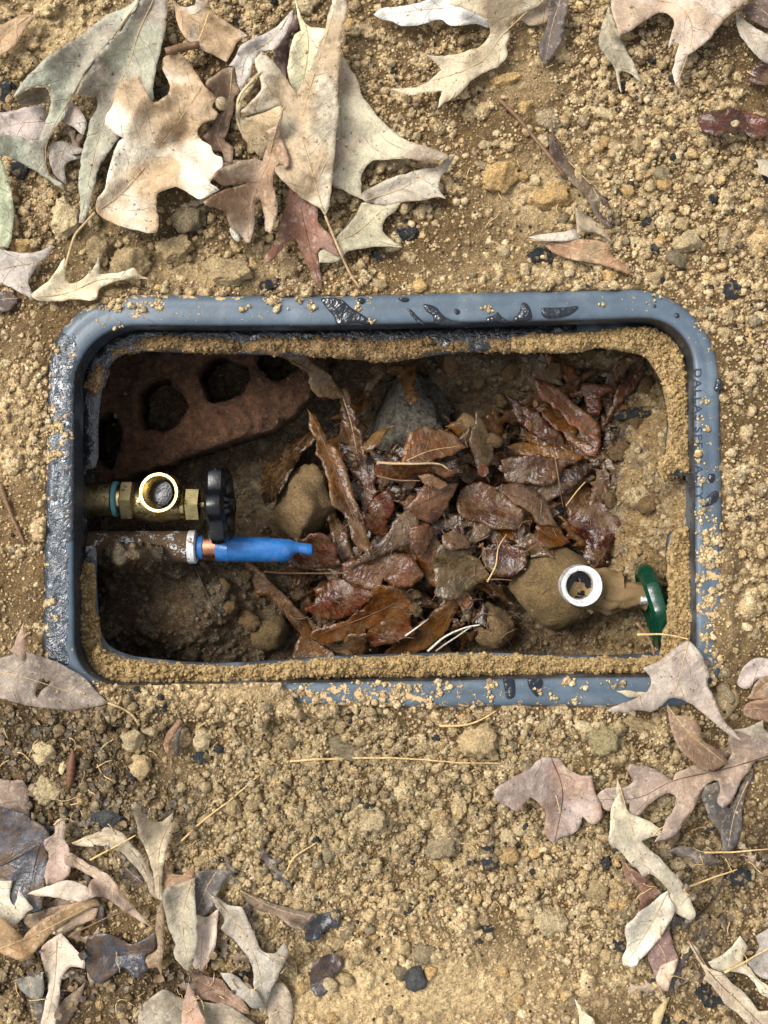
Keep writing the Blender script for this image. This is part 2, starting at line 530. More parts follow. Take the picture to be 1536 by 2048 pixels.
# ------------------------------------------------------------------ leaf tables (traced outlines)
ZK = {'A': (0, 0, 3.0), 'B': (400, 0, 2.954), 'C': (900, 0, 2.415), 'D': (0, 1220, 2.954), 'E': (0, 1560, 2.194),
      'G': (960, 1220, 2.667), 'H': (1100, 1640, 3.523), 'X': (0, 0, 1.0),
      'p1': (60, 560, 3.072), 'p2': (520, 560, 3.072), 'p3': (1000, 560, 3.072), 'p5': (60, 1040, 2.743), 'p6': (520, 900, 3.072), 'p7': (960, 900, 2.954)}
def zk(k, pts):
    x, y, s = ZK[k]
    return np.array([(x + a / s, y + b / s) for a, b in pts], float)

GREEN_GREY = (158, 156, 130); TAN = (172, 142, 102); CREAM = (196, 182, 142); BROWN = (146, 108, 70); MAUVE = (142, 120, 106)
GREYBR = (132, 118, 104); WHITE = (196, 186, 170); REDBR = (122, 78, 58); DARK = (58, 50, 46); BLUEBLK = (52, 54, 60)
PALEY = (188, 192, 150); WB = (112, 70, 34); WD = (64, 40, 22); WR = (84, 42, 22); WG = (98, 78, 62)

# name, label, key, outline, midrib, colours, options -- bottom of each heap first
LV = []
def L(label, k, o, mid=None, c=TAN, c2=None, **kw): LV.append(dict(label=label, o=zk(k, o), mid=None if mid is None else zk(k, mid), c=c, c2=c2 or c, **kw))

# top left heap
L('tan brown leaf half buried in the very top left corner', 'A', [(0, 150), (60, 120), (140, 95), (220, 80), (190, 130), (150, 180), (110, 250), (60, 300), (0, 332), (-60, 340), (-60, 160)], c=(158, 124, 82), z=.008)
L('pale yellow green leaf cut off by the left edge of the picture', 'A', [(0, 930), (30, 1000), (55, 1100), (75, 1180), (82, 1280), (75, 1400), (50, 1490), (20, 1485), (-90, 1470), (-110, 1200), (-60, 930)], c=PALEY, z=.012, curl=-.1)
L('dark purple leaf scrap under the cream lobed leaf at left', 'A', [(-60, 1745), (0, 1750), (60, 1750), (115, 1790), (80, 1840), (40, 1870), (-60, 1880)], c=(60, 34, 30), z=.004)
L('pinkish grey leaf tucked under the sage green curled leaf', 'A', [(-40, 700), (60, 665), (170, 645), (280, 630), (275, 700), (290, 800), (200, 850), (60, 850), (-40, 830)], c=(166, 150, 140), z=.006)
L('mottled dark leaf fragment below the sage green leaf', 'A', [(400, 640), (440, 610), (480, 660), (520, 740), (500, 810), (470, 790), (430, 760), (390, 740), (380, 690)], c=(150, 128, 112), c2=WHITE, z=.006)
L('shadowed grey mottled leaf half with a toothed right edge', 'A', [(300, 880), (360, 840), (430, 870), (500, 890), (495, 910), (430, 930), (480, 950), (400, 980), (395, 1110), (330, 1050), (300, 990)], c=(118, 108, 96), z=.005)  # other half of the sage leaf, its shade put into the colour
L('large grey green leaf with dark stains behind the brown oak leaf', 'A', [(830, 20), (760, 120), (690, 210), (620, 290), (560, 370), (500, 450), (455, 560), (520, 570), (575, 580), (580, 640), (550, 700), (520, 800), (500, 880), (480, 1000), (470, 1120), (480, 1220), (472, 1335), (500, 1340), (540, 1240), (560, 1130), (590, 1020), (640, 930), (690, 860), (760, 760), (820, 690), (880, 640), (918, 612), (915, 520), (940, 400), (965, 280), (990, 180), (1005, 60), (1000, -40), (930, -40), (870, -40)],
  [(935, -30), (830, 200), (770, 400), (720, 500), (600, 800), (480, 1330)], c=(150, 148, 124), c2=(140, 128, 110), z=.012, curl=.15, rib='rib_pale')
L('long sage green leaf curled over at its left edge', 'A', [(820, -20), (780, 30), (640, 90), (560, 150), (470, 220), (380, 280), (290, 340), (200, 420), (150, 470), (110, 520), (78, 590), (130, 550), (200, 522), (270, 520), (300, 545), (305, 600), (288, 690), (250, 790), (220, 840), (100, 815), (0, 800), (-60, 795), (-60, 915), (0, 930), (60, 945), (150, 990), (230, 1040), (310, 1090), (385, 1145), (370, 1100), (305, 1060), (278, 1000), (272, 930), (292, 840), (335, 770), (392, 690), (432, 590), (500, 450), (560, 370), (620, 290), (690, 210), (760, 120), (835, 10)],
  [(845, -10), (690, 200), (430, 580), (280, 860), (285, 1030), (385, 1145)], c=(166, 166, 142), c2=(150, 142, 122), z=.016, curl=.28)
L('brown leaf underside curl below the sage leaf tip', 'A', [(90, 590), (140, 552), (205, 530), (270, 528), (298, 555), (300, 612), (240, 622), (170, 630), (120, 628)], c=(132, 112, 82), z=.012, curl=.3)
L('grey lavender oak leaf end at the left edge above the box', 'A', [(-60, 1480), (0, 1490), (60, 1510), (200, 1515), (320, 1470), (280, 1540), (230, 1590), (180, 1660), (172, 1710), (195, 1760), (190, 1790), (100, 1745), (0, 1695), (-60, 1680)], c=(164, 152, 140), z=.010, curl=.2)
L('cream lobed oak leaf beside the top left corner of the box', 'A', [(180, 1770), (240, 1720), (300, 1680), (340, 1620), (385, 1545), (390, 1600), (390, 1660), (410, 1700), (440, 1705), (500, 1670), (560, 1610), (590, 1535), (598, 1590), (600, 1650), (680, 1640), (760, 1625), (800, 1605), (830, 1640), (895, 1675), (850, 1675), (835, 1665), (760, 1670), (700, 1690), (640, 1710), (590, 1740), (580, 1790), (540, 1800), (450, 1795), (300, 1812), (200, 1790)],
  [(190, 1785), (420, 1755), (590, 1680), (890, 1672)], c=(212, 194, 152), c2=(200, 184, 150), z=.013, curl=.25)
L('tan leaf with bleached edge at the top beside the sage leaf', 'A', [(1010, -30), (1060, 30), (1110, 40), (1165, 25), (1180, -20), (1250, -20), (1270, 60), (1330, 110), (1400, 160), (1490, 215), (1430, 250), (1400, 300), (1380, 345), (1360, 380), (1300, 340), (1200, 290), (1130, 240), (1080, 180), (1060, 110), (1050, 50)],
  [(1040, 10), (1200, 140), (1450, 260)], c=(176, 144, 104), c2=WHITE, z=.010, curl=.3)
L('dark reddish leaf sliver deep between the heaped leaves', 'B', [(570, 80), (580, 170), (530, 200), (520, 380), (510, 470), (480, 420), (430, 340), (440, 300), (500, 200), (540, 120)], c=(96, 58, 48), z=.006)
L('pale cream leaf with brown blotch behind the big speckled leaf', 'B', [(560, -20), (600, 100), (640, 150), (740, 170), (735, 220), (700, 300), (690, 400), (620, 520), (575, 550), (540, 510), (520, 440), (525, 340), (540, 270), (560, 200), (600, 180), (575, 80)],
  [(570, -10), (640, 230), (600, 540)], c=(198, 188, 146), z=.010, curl=.15)
L('mauve brown crumpled leaf between the two big tan leaves', 'B', [(200, 395), (205, 480), (235, 540), (200, 580), (195, 650), (170, 750), (150, 830), (195, 870), (190, 960), (145, 950), (130, 900), (80, 890), (20, 810), (60, 760), (110, 690), (140, 660), (80, 590), (60, 540), (35, 490), (90, 440), (150, 400)],
  [(190, 400), (170, 600), (100, 800), (170, 950)], c=(134, 102, 76), c2=(160, 134, 106), z=.009, curl=.3)
L('white and lavender curled leaf with a forked tip', 'B', [(548, 55), (510, 100), (450, 160), (380, 200), (300, 230), (240, 270), (200, 340), (165, 390), (205, 395), (215, 440), (220, 500), (240, 535), (270, 490), (300, 440), (310, 370), (350, 310), (400, 300), (440, 290), (480, 240), (520, 180), (548, 100)],
  [(545, 60), (430, 230), (280, 330), (235, 520)], c=(190, 178, 166), z=.015, curl=.35)
L('large brown and white lobed oak leaf in the top left heap', 'X', [(325, 120), (340, 108), (358, 107), (375, 120), (395, 150), (415, 178), (428, 190), (433, 200), (425, 215), (438, 228), (430, 240), (405, 245), (395, 265), (405, 280), (420, 290), (430, 310), (445, 315), (445, 335), (430, 350), (420, 365), (440, 380), (420, 390), (400, 400), (375, 385), (355, 375), (340, 378), (318, 385), (312, 410), (318, 440), (315, 465), (300, 467), (275, 460), (250, 455), (225, 445), (205, 435), (193, 420), (195, 395), (208, 380), (215, 350), (222, 320), (232, 290), (245, 275), (225, 262), (212, 255), (210, 235), (225, 210), (232, 180), (245, 160), (265, 155), (280, 150), (290, 180), (305, 205), (320, 200), (340, 180), (335, 160), (325, 140)],
  [(190, 425), (240, 390), (283, 342), (330, 280), (380, 210), (405, 170)], c=(172, 142, 102), c2=(218, 206, 182), z=.020, curl=.22, wave=.009, stalk=[(190, 425), (165, 452), (150, 470), (140, 500), (130, 535)])
L('pale gray yellow leaf spreading right from the speckled leaf', 'B', [(830, 310), (880, 390), (930, 470), (945, 535), (1000, 620), (1080, 720), (1160, 790), (1250, 840), (1350, 870), (1450, 905), (1470, 930), (1400, 945), (1300, 945), (1200, 935), (1090, 945), (1020, 950), (975, 990), (955, 1050), (955, 1120), (970, 1180), (985, 1195), (940, 1170), (880, 1140), (770, 1080), (760, 960), (765, 820), (770, 600), (790, 440)],
  [(830, 330), (840, 800), (885, 1130)], c=(182, 172, 140), c2=(160, 140, 114), z=.012, curl=.12, tilt=(0.05, 0))
L('grey brown curled leaf lobe under the pale yellow leaf tip', 'B', [(970, 1180), (960, 1140), (1010, 1110), (1100, 1060), (1200, 1030), (1300, 1000), (1400, 985), (1450, 950), (1510, 905), (1480, 980), (1430, 1040), (1410, 1100), (1455, 1175), (1400, 1160), (1330, 1180), (1230, 1190), (1100, 1210), (1030, 1205), (985, 1195)],
  [(980, 1185), (1200, 1110), (1490, 930)], c=(150, 130, 106), c2=(176, 164, 144), z=.010, curl=.35)
L('cream leaf base with curved notch just above the box', 'B', [(960, 1195), (1060, 1215), (1190, 1200), (1150, 1250), (1090, 1300), (1080, 1360), (1120, 1410), (1200, 1460), (1100, 1455), (1000, 1465), (900, 1480), (860, 1490), (830, 1530), (770, 1550), (705, 1550), (700, 1490), (740, 1470), (790, 1490), (805, 1410), (850, 1350), (920, 1270)],
  [(810, 1430), (930, 1370), (1070, 1250)], c=(184, 174, 138), z=.008, curl=.12)
L('red brown leaf with three pointed lobes above the box rim', 'B', [(530, 1100), (580, 1140), (640, 1190), (690, 1220), (700, 1310), (740, 1360), (790, 1420), (832, 1510), (790, 1500), (740, 1475), (710, 1465), (695, 1500), (705, 1560), (715, 1620), (718, 1700), (680, 1670), (655, 1620), (635, 1570), (610, 1510), (580, 1450), (555, 1420), (520, 1430), (470, 1490), (420, 1540), (375, 1560), (380, 1520), (430, 1460), (480, 1420), (460, 1390), (470, 1320), (500, 1230), (515, 1150)],
  [(570, 1120), (630, 1380), (665, 1530), (705, 1690)], c=(124, 78, 54), c2=(140, 98, 76), z=.011, curl=.2, rib='rib_dark')
L('large tan speckled leaf with long stalk in the top centre', 'B', [(790, -20), (850, -20), (875, 60), (860, 120), (835, 200), (830, 320), (820, 440), (815, 560), (815, 700), (805, 820), (790, 960), (780, 1100), (770, 1180), (755, 1240), (740, 1275), (715, 1240), (670, 1210), (620, 1180), (570, 1140), (530, 1110), (480, 1060), (440, 1000), (480, 930), (470, 800), (490, 620), (420, 640), (330, 670), (240, 665), (300, 600), (360, 530), (350, 440), (320, 370), (360, 300), (420, 350), (480, 420), (530, 500), (575, 550), (620, 470), (660, 400), (690, 310), (735, 200), (750, 120), (770, 50)],
  [(740, 1275), (690, 1120), (640, 940), (600, 760), (640, 560), (720, 300), (810, 0)], c=(172, 146, 108), c2=(188, 174, 146), z=.024, curl=.10, wave=.006, spots=1, stalk=[(740, 1275), (790, 1400), (850, 1540), (900, 1640), (945, 1700)])
L('curled cream leaf margin left of the tan speckled leaf', 'B', [(378, 405), (300, 470), (220, 570), (210, 650), (222, 740), (268, 830), (320, 890), (365, 942), (385, 905), (430, 860), (470, 760), (490, 650), (480, 620), (380, 660), (290, 690), (240, 690), (235, 640), (260, 580), (320, 500)],
  [(375, 410), (225, 600), (250, 780), (370, 930)], c=(164, 138, 98), c2=(190, 172, 130), z=.022, curl=.3)
L('small chestnut brown oak leaf with finger lobes lying on top', 'B', [(495, 625), (480, 720), (475, 800), (500, 850), (520, 910), (528, 980), (500, 1000), (480, 970), (450, 980), (435, 1020), (430, 1080), (445, 1150), (458, 1230), (440, 1320), (415, 1380), (390, 1360), (385, 1280), (370, 1220), (345, 1165), (328, 1180), (325, 1250), (320, 1350), (300, 1430), (270, 1430), (245, 1390), (200, 1360), (165, 1310), (150, 1250), (110, 1235), (40, 1215), (20, 1190), (90, 1140), (150, 1120), (240, 1090), (280, 1080), (240, 1070), (170, 1095), (130, 1095), (75, 1045), (100, 1010), (190, 970), (260, 945), (330, 940), (370, 950), (385, 900), (400, 850), (415, 810), (390, 770), (440, 750), (460, 700), (480, 650)],
  [(492, 635), (440, 800), (400, 960), (335, 1100), (295, 1240), (285, 1410)], c=(148, 112, 78), c2=(180, 154, 124), z=.026, curl=.3)
# top right
L('white washed leaf lobe at the top edge of the picture', 'X', [(748, 27), (760, 18), (805, 12), (850, 3), (870, -15), (960, -15), (1000, 5), (985, 20), (978, 55), (950, 48), (900, 52), (880, 38), (855, 45), (825, 52), (800, 50), (785, 42), (760, 38)], c=(198, 194, 186), z=.010, curl=.3)
L('grey tan leaf piece behind the cream pointed oak leaf', 'X', [(1030, 30), (1060, 5), (1090, -15), (1130, -10), (1110, 30), (1085, 48), (1060, 52)], c=(150, 128, 98), z=.006)
L('cream oak leaf with long pointed lobes at the top', 'X', [(1100, -15), (1080, 10), (1055, 20), (1030, 35), (1020, 50), (1018, 75), (1012, 90), (1015, 110), (1000, 130), (980, 140), (960, 150), (940, 165), (915, 190), (890, 205), (875, 217), (880, 195), (885, 180), (850, 185), (815, 190), (780, 178), (815, 177), (850, 167), (870, 150), (882, 140), (870, 125), (852, 108), (880, 112), (915, 108), (940, 100), (965, 88), (980, 62), (975, 45), (950, 25), (900, 10), (905, -15)],
  [(1090, -10), (1005, 70), (960, 125), (800, 180)], c=(194, 176, 142), c2=(180, 156, 118), z=.014, curl=.25)
L('narrow dark grey wet leaf at the top edge', 'C', [(480, -20), (575, -20), (560, 100), (540, 200), (490, 280), (450, 310), (430, 270), (435, 200), (470, 120)], c=(74, 60, 52), z=.007, curl=.3)
L('pinkish tan leaf with long lower lobe at top right', 'C', [(770, -20), (1460, -20), (1400, 30), (1330, 90), (1290, 140), (1240, 200), (1190, 240), (1140, 280), (1115, 340), (1112, 430), (1090, 410), (1075, 350), (1090, 280), (1105, 210), (1080, 210), (1055, 235), (1065, 180), (1080, 110), (1060, 70), (1010, 65), (950, 95), (880, 140), (820, 175), (800, 110), (785, 60)],
  [(900, -20), (1120, 40), (1170, 160), (1100, 400)], c=(174, 148, 120), c2=(190, 170, 150), z=.015, curl=.15)
L('small sage leaf with forked tail left of the pinkish leaf', 'C', [(765, 30), (800, 120), (830, 190), (850, 240), (890, 310), (925, 395), (880, 365), (830, 335), (815, 350), (825, 400), (828, 450), (805, 390), (790, 320), (750, 270), (715, 210), (725, 150), (745, 90)], c=(160, 148, 120), z=.010, curl=.2)
L('grey leaf hanging in at the upper right edge', 'C', [(1380, 50), (1440, 110), (1500, 150), (1570, 190), (1570, 330), (1490, 280), (1430, 210), (1390, 150)], c=(158, 146, 128), z=.014, curl=.2)
L('dark maroon leaf end at the upper right edge', 'C', [(1435, 380), (1480, 320), (1570, 310), (1570, 410), (1470, 405)], c=(62, 28, 24), z=.008, wet=1)
L('dark brown scrap in the top right corner', 'C', [(1400, 40), (1470, 0), (1570, -10), (1570, 150), (1500, 120), (1440, 90)], c=(84, 62, 48), z=.006)
L('glossy dark red leaf with jagged edge at right', 'C', [(1195, 560), (1250, 540), (1330, 545), (1340, 520), (1420, 540), (1500, 560), (1560, 590), (1560, 640), (1470, 670), (1420, 640), (1350, 640), (1290, 660), (1230, 640), (1205, 600)], [(1200, 580), (1380, 590), (1560, 620)], c=(104, 46, 26), c2=(70, 30, 20), z=.009, wet=1, curl=.2)
L('pale leaf corner at the right edge below the red leaf', 'C', [(1470, 770), (1570, 770), (1570, 870), (1480, 830), (1490, 800)], c=(170, 154, 126), z=.008)
L('narrow dark brown leaf pressed into the soil at right', 'C', [(495, 580), (505, 650), (540, 720), (590, 790), (650, 860), (700, 910), (760, 970), (785, 1040), (780, 1110), (740, 1080), (700, 1040), (660, 960), (610, 900), (560, 870), (500, 855), (545, 845), (500, 780), (480, 720), (490, 650)], [(497, 590), (560, 760), (680, 890), (780, 1100)], c=(76, 54, 40), c2=(104, 84, 58), z=.007, curl=.2, buried=1)
L('tan brown leaf with grey upper fold just above the rim', 'C', [(365, 1155), (440, 1150), (520, 1150), (610, 1150), (680, 1160), (760, 1175), (780, 1230), (840, 1270), (885, 1330), (800, 1300), (700, 1270), (580, 1250), (500, 1220), (440, 1180)], [(370, 1156), (600, 1200), (880, 1325)], c=(170, 138, 98), c2=(150, 108, 70), z=.010, curl=.25)
L('thin grey folded leaf sliver over the tan leaf', 'C', [(378, 1146), (450, 1130), (540, 1118), (610, 1105), (625, 1150), (560, 1165), (470, 1165), (410, 1158)], c=(160, 150, 132), z=.014)
L('small tan triangular leaf tip pointing up above the rim', 'C', [(605, 1000), (660, 1040), (740, 1100), (785, 1175), (720, 1130), (640, 1120), (610, 1130)], c=(158, 138, 108), z=.013, curl=.3)
# left side
L('grey leaf with a torn dark hole over the lower left rim', 'D', [(-90, 270), (0, 280), (60, 270), (120, 240), (180, 255), (280, 290), (380, 330), (470, 380), (530, 430), (580, 490), (640, 550), (560, 570), (470, 590), (350, 590), (220, 575), (120, 555), (40, 530), (-90, 520)], [(-80, 350), (150, 400), (400, 480), (640, 550)], c=(138, 122, 106), c2=(124, 108, 94), z=.016, curl=.12, rib='rib_pale', stalk=[(640, 550), (740, 590), (790, 630), (822, 680)], holes=[[(255, 400), (275, 430), (300, 415), (285, 450), (262, 460), (240, 480), (222, 520), (205, 500), (218, 470), (222, 440)]])
L('thin spiky leaf lobe rising above the torn grey leaf', 'D', [(60, 240), (100, 160), (142, 70), (146, 180), (142, 310), (110, 280)], c=(140, 110, 88), z=.02, curl=.2)
L('small brown folded leaf standing in the soil below the box', 'D', [(970, 760), (1000, 710), (1060, 640), (1082, 660), (1040, 720), (1010, 780), (995, 850), (972, 835)], c=(140, 98, 58), z=.012, curl=.4)
L('dark sliver beside the small folded leaf below the box', 'D', [(1040, 720), (1080, 680), (1060, 760), (1060, 860), (1030, 860), (1025, 780)], c=(70, 62, 56), z=.009)
# bottom left heap
L('brown grey leaf corner above the blue black leaf at left', 'E', [(-40, -10), (50, 0), (110, 10), (130, 180), (80, 165), (30, 140), (-40, 130)], c=(142, 118, 100), z=.008)
L('large blue black wet leaf at the left edge', 'E', [(-60, 120), (60, 135), (150, 178), (210, 230), (215, 330), (200, 440), (180, 560), (140, 580), (60, 560), (-60, 480)], [(-50, 400), (80, 320), (200, 240)], c=(66, 68, 76), c2=(96, 90, 92), z=.010, wet=1, curl=.1, rib='rib_dark')
L('blue black wet leaf with soil lumps in the lower left heap', 'E', [(380, 700), (440, 670), (520, 690), (580, 720), (640, 690), (680, 660), (690, 740), (640, 780), (650, 830), (600, 870), (540, 820), (480, 870), (440, 900), (390, 860)], c=(58, 62, 72), c2=(80, 72, 70), z=.008, wet=1, curl=.1)
L('tan leaf lying under the brown slab leaf at left', 'E', [(100, 600), (200, 570), (300, 545), (380, 560), (430, 560), (420, 600), (330, 650), (260, 680), (180, 660), (120, 640)], c=(150, 124, 96), z=.009)
L('white folded leaf at the left edge of the lower heap', 'E', [(-40, 450), (10, 445), (55, 440), (45, 520), (62, 552), (85, 480), (145, 565), (120, 582), (100, 610), (40, 640), (-40, 590)], c=(196, 184, 158), z=.014, curl=.25)
L('golden brown slab leaf slanting up to the right', 'E', [(-40, 590), (0, 600), (60, 650), (100, 690), (150, 640), (250, 580), (350, 530), (420, 520), (440, 550), (380, 570), (300, 620), (220, 680), (150, 760), (100, 790), (50, 780), (0, 760), (-40, 720)], [(0, 740), (150, 680), (430, 535)], c=(152, 116, 70), c2=(170, 136, 88), z=.016, curl=.25)
L('pinkish tan ragged leaf below the golden slab leaf', 'E', [(180, 740), (230, 690), (270, 670), (310, 720), (370, 790), (370, 830), (310, 820), (270, 880), (260, 960), (240, 1100), (170, 1100), (200, 980), (210, 880), (190, 820)], [(250, 690), (240, 880), (200, 1090)], c=(172, 142, 116), c2=(186, 168, 146), z=.014, curl=.2)
L('grey green leaf fragment at the bottom left among dark litter', 'E', [(60, 880), (120, 860), (190, 840), (195, 920), (160, 1000), (130, 960), (100, 930)], c=(126, 122, 108), z=.008)
L('pink brown oak lobe standing at left above the white lobe', 'E', [(240, 180), (268, 168), (290, 200), (282, 260), (305, 310), (290, 360), (310, 390), (280, 440), (200, 465), (195, 400), (215, 330), (190, 270), (240, 230)], c=(178, 150, 132), z=.014, curl=.25)
L('white pointed leaf lobe lying over the blue black leaf', 'E', [(120, 500), (200, 470), (300, 440), (380, 470), (420, 510), (350, 535), (250, 515), (160, 510)], c=(190, 172, 150), z=.017, curl=.3)
L('long mauve tan leaf running down to the heap centre', 'E', [(280, 330), (310, 320), (360, 350), (430, 390), (480, 420), (530, 490), (580, 550), (640, 620), (672, 655), (600, 610), (530, 565), (470, 520), (400, 500), (390, 460), (410, 430), (340, 390), (285, 365)], [(300, 340), (450, 440), (665, 650)], c=(176, 150, 126), c2=(160, 132, 112), z=.018, curl=.3)
L('arched grey tan leaf curving over bare soil', 'E', [(310, 275), (400, 240), (470, 205), (540, 240), (590, 300), (640, 360), (670, 430), (692, 530), (670, 510), (630, 430), (560, 345), (490, 295), (420, 290), (350, 292)], [(320, 278), (480, 245), (600, 340), (690, 525)], c=(160, 142, 118), c2=(186, 168, 138), z=.018, curl=.35)
L('brown curled leaf inside the forked pale leaf', 'E', [(715, 340), (740, 390), (760, 410), (800, 415), (850, 365), (858, 420), (830, 455), (780, 480), (740, 480), (712, 465)], c=(140, 104, 68), z=.015, curl=.3)
L('pale tan forked leaf pointing up with two horns', 'E', [(575, 110), (600, 105), (640, 160), (690, 185), (730, 170), (762, 145), (755, 230), (730, 300), (715, 380), (712, 450), (720, 530), (690, 520), (670, 400), (640, 310), (610, 240), (595, 180)], [(760, 150), (700, 300), (700, 520)], c=(186, 166, 132), c2=(160, 138, 108), z=.020, curl=.25)
L('narrow brown leaf edge standing beside the mottled long leaf', 'E', [(690, 560), (725, 510), (722, 600), (715, 720), (710, 860), (690, 820), (650, 830), (640, 780), (690, 740), (680, 650)], c=(130, 104, 72), z=.014, curl=.2)
L('pinkish white narrow leaf right of the mottled long leaf', 'E', [(850, 580), (900, 600), (960, 570), (950, 680), (940, 740), (890, 840), (850, 820), (860, 720), (850, 650)], c=(182, 160, 140), z=.014, curl=.25)
L('dark grey leaf lobe right of the forked leaf', 'E', [(858, 410), (940, 395), (1020, 405), (990, 440), (960, 490), (940, 550), (900, 592), (865, 580), (850, 500)], c=(88, 80, 74), z=.012, curl=.25)
L('mottled grey green long leaf in the middle of the lower heap', 'E', [(722, 480), (800, 450), (855, 425), (856, 540), (866, 650), (865, 740), (830, 842), (800, 820), (760, 760), (770, 720), (740, 660), (722, 580)], [(840, 440), (800, 600), (828, 830)], c=(150, 140, 116), c2=(172, 152, 120), z=.022, curl=.18)
L('tan grey oval leaf end at the bottom right of the lower heap', 'E', [(1190, 900), (1240, 890), (1280, 960), (1285, 1030), (1270, 1100), (1190, 1100), (1170, 980)], c=(156, 138, 114), z=.008, curl=.2)
L('rust brown leaf curl under the ash grey lobed leaf', 'E', [(830, 830), (900, 860), (960, 870), (1020, 930), (1070, 970), (1100, 1030), (1000, 1000), (930, 970), (870, 960), (845, 890)], c=(150, 118, 92), c2=(110, 78, 58), z=.012, curl=.3)
L('pale greenish leaf at the bottom edge of the lower heap', 'E', [(600, 1100), (620, 1000), (680, 940), (720, 920), (800, 960), (900, 975), (1000, 990), (1080, 1040), (1150, 1100)], c=(176, 172, 136), c2=(150, 136, 114), z=.013, curl=.1)
L('ash grey lobed leaf right of the lower heap', 'E', [(920, 500), (960, 520), (1010, 550), (1060, 560), (1090, 620), (1120, 690), (1150, 750), (1200, 760), (1250, 715), (1264, 760), (1240, 820), (1200, 900), (1180, 960), (1150, 1030), (1120, 950), (1110, 870), (1100, 800), (1060, 740), (1000, 680), (970, 650), (985, 620), (950, 560)], [(930, 510), (1060, 660), (1140, 850), (1150, 1020)], c=(150, 138, 120), c2=(170, 160, 142), z=.016, curl=.22)
L('grey pointed leaf lobe crossing the rust brown curl', 'E', [(965, 848), (1020, 850), (1080, 900), (1130, 930), (1162, 990), (1120, 1005), (1060, 960), (1010, 910)], c=(158, 148, 132), z=.018, curl=.25)
L('pink brown leaf tip at the bottom edge of the heap', 'E', [(800, 1000), (830, 880), (860, 960), (900, 1050), (925, 1100), (795, 1100)], c=(168, 132, 106), z=.018, curl=.25)
L('brown pod shaped leaf rolled lengthwise on the soil', 'E', [(1050, 480), (1100, 500), (1200, 540), (1300, 570), (1390, 590), (1340, 660), (1280, 650), (1220, 600), (1140, 570), (1080, 530)], [(1055, 485), (1200, 560), (1380, 610)], c=(116, 96, 78), c2=(146, 116, 86), z=.008, curl=.5)
L('black teal wet leaf scrap at the end of the rolled leaf', 'E', [(1340, 640), (1380, 600), (1430, 580), (1490, 570), (1490, 640), (1430, 660), (1400, 700), (1340, 710)], c=(44, 52, 58), z=.010, wet=.6, curl=.1)
L('dark purple wet leaf scrap pressed in the soil', 'E', [(1360, 850), (1400, 780), (1480, 770), (1500, 810), (1450, 880), (1430, 940), (1380, 945)], c=(62, 52, 54), z=.006, wet=.6)
# bottom right
L('dark leaf piece buried under straw at lower right', 'G', [(1000, 1280), (1080, 1260), (1200, 1290), (1290, 1340), (1200, 1360), (1080, 1320)], c=(84, 72, 60), z=.007)
L('dark slate leaf curled under the mauve lobed leaf', 'G', [(1180, 990), (1220, 930), (1275, 920), (1290, 1010), (1330, 1060), (1370, 1000), (1400, 930), (1465, 870), (1425, 960), (1400, 1080), (1390, 1190), (1350, 1280), (1300, 1290), (1280, 1200), (1230, 1120), (1200, 1040)], [(1440, 890), (1360, 1080), (1320, 1280)], c=(82, 76, 74), c2=(110, 96, 80), z=.008, curl=.2)
L('lavender grey leaf at the right edge beside the box corner', 'G', [(1370, 390), (1400, 320), (1460, 260), (1570, 270), (1570, 360), (1480, 370), (1430, 420), (1390, 415)], c=(156, 140, 130), z=.010, curl=.25)
L('brown leaf fold at the right edge, upper of two', 'G', [(1430, 470), (1460, 410), (1500, 360), (1570, 345), (1570, 470), (1480, 478)], c=(146, 112, 80), z=.013, curl=.3)
L('dark tan leaf fold at the right edge, lower of two', 'G', [(1400, 530), (1440, 492), (1570, 470), (1570, 610), (1450, 580), (1410, 560)], c=(140, 104, 76), z=.009, curl=.3)
L('grey leaf tip beside the mauve leaf at the right edge', 'G', [(1350, 640), (1440, 620), (1510, 590), (1520, 640), (1570, 680), (1570, 720), (1460, 690)], c=(150, 136, 114), z=.010)
L('mauve many lobed oak leaf stretching to the right edge', 'G', [(1350, 650), (1440, 670), (1570, 705), (1570, 790), (1460, 812), (1440, 850), (1400, 900), (1370, 970), (1340, 1020), (1300, 1055), (1270, 1030), (1280, 960), (1270, 910), (1220, 925), (1170, 980), (1140, 1060), (1090, 1120), (1060, 1180), (1000, 1220), (930, 1240), (970, 1180), (990, 1130), (1030, 1070), (1045, 1010), (1010, 975), (960, 990), (900, 1040), (840, 1100), (800, 1080), (800, 1030), (770, 1050), (680, 1070), (640, 1040), (625, 995), (670, 950), (720, 945), (790, 940), (815, 910), (785, 860), (800, 825), (860, 830), (930, 850), (990, 890), (1030, 910), (1050, 870), (1100, 850), (1160, 830), (1220, 865), (1290, 850), (1340, 760), (1320, 700)], [(1570, 770), (1300, 850), (1020, 915), (850, 1000), (640, 1010)], c=(150, 128, 112), c2=(158, 132, 108), z=.013, curl=.12, rib='rib_dark')
L('mauve pink crumpled leaf left of the many lobed leaf', 'G', [(380, 785), (430, 800), (470, 850), (530, 880), (600, 885), (610, 950), (620, 990), (650, 1060), (640, 1130), (590, 1140), (550, 1100), (520, 1170), (480, 1200), (420, 1220), (400, 1250), (360, 1220), (345, 1150), (350, 1080), (320, 1040), (270, 1000), (200, 1080), (150, 1050), (90, 1020), (80, 960), (130, 920), (200, 880), (260, 850), (310, 800)], [(380, 790), (440, 960), (400, 1240)], c=(150, 120, 100), c2=(160, 138, 126), z=.012, curl=.16, wave=.006, rib='rib_dark')
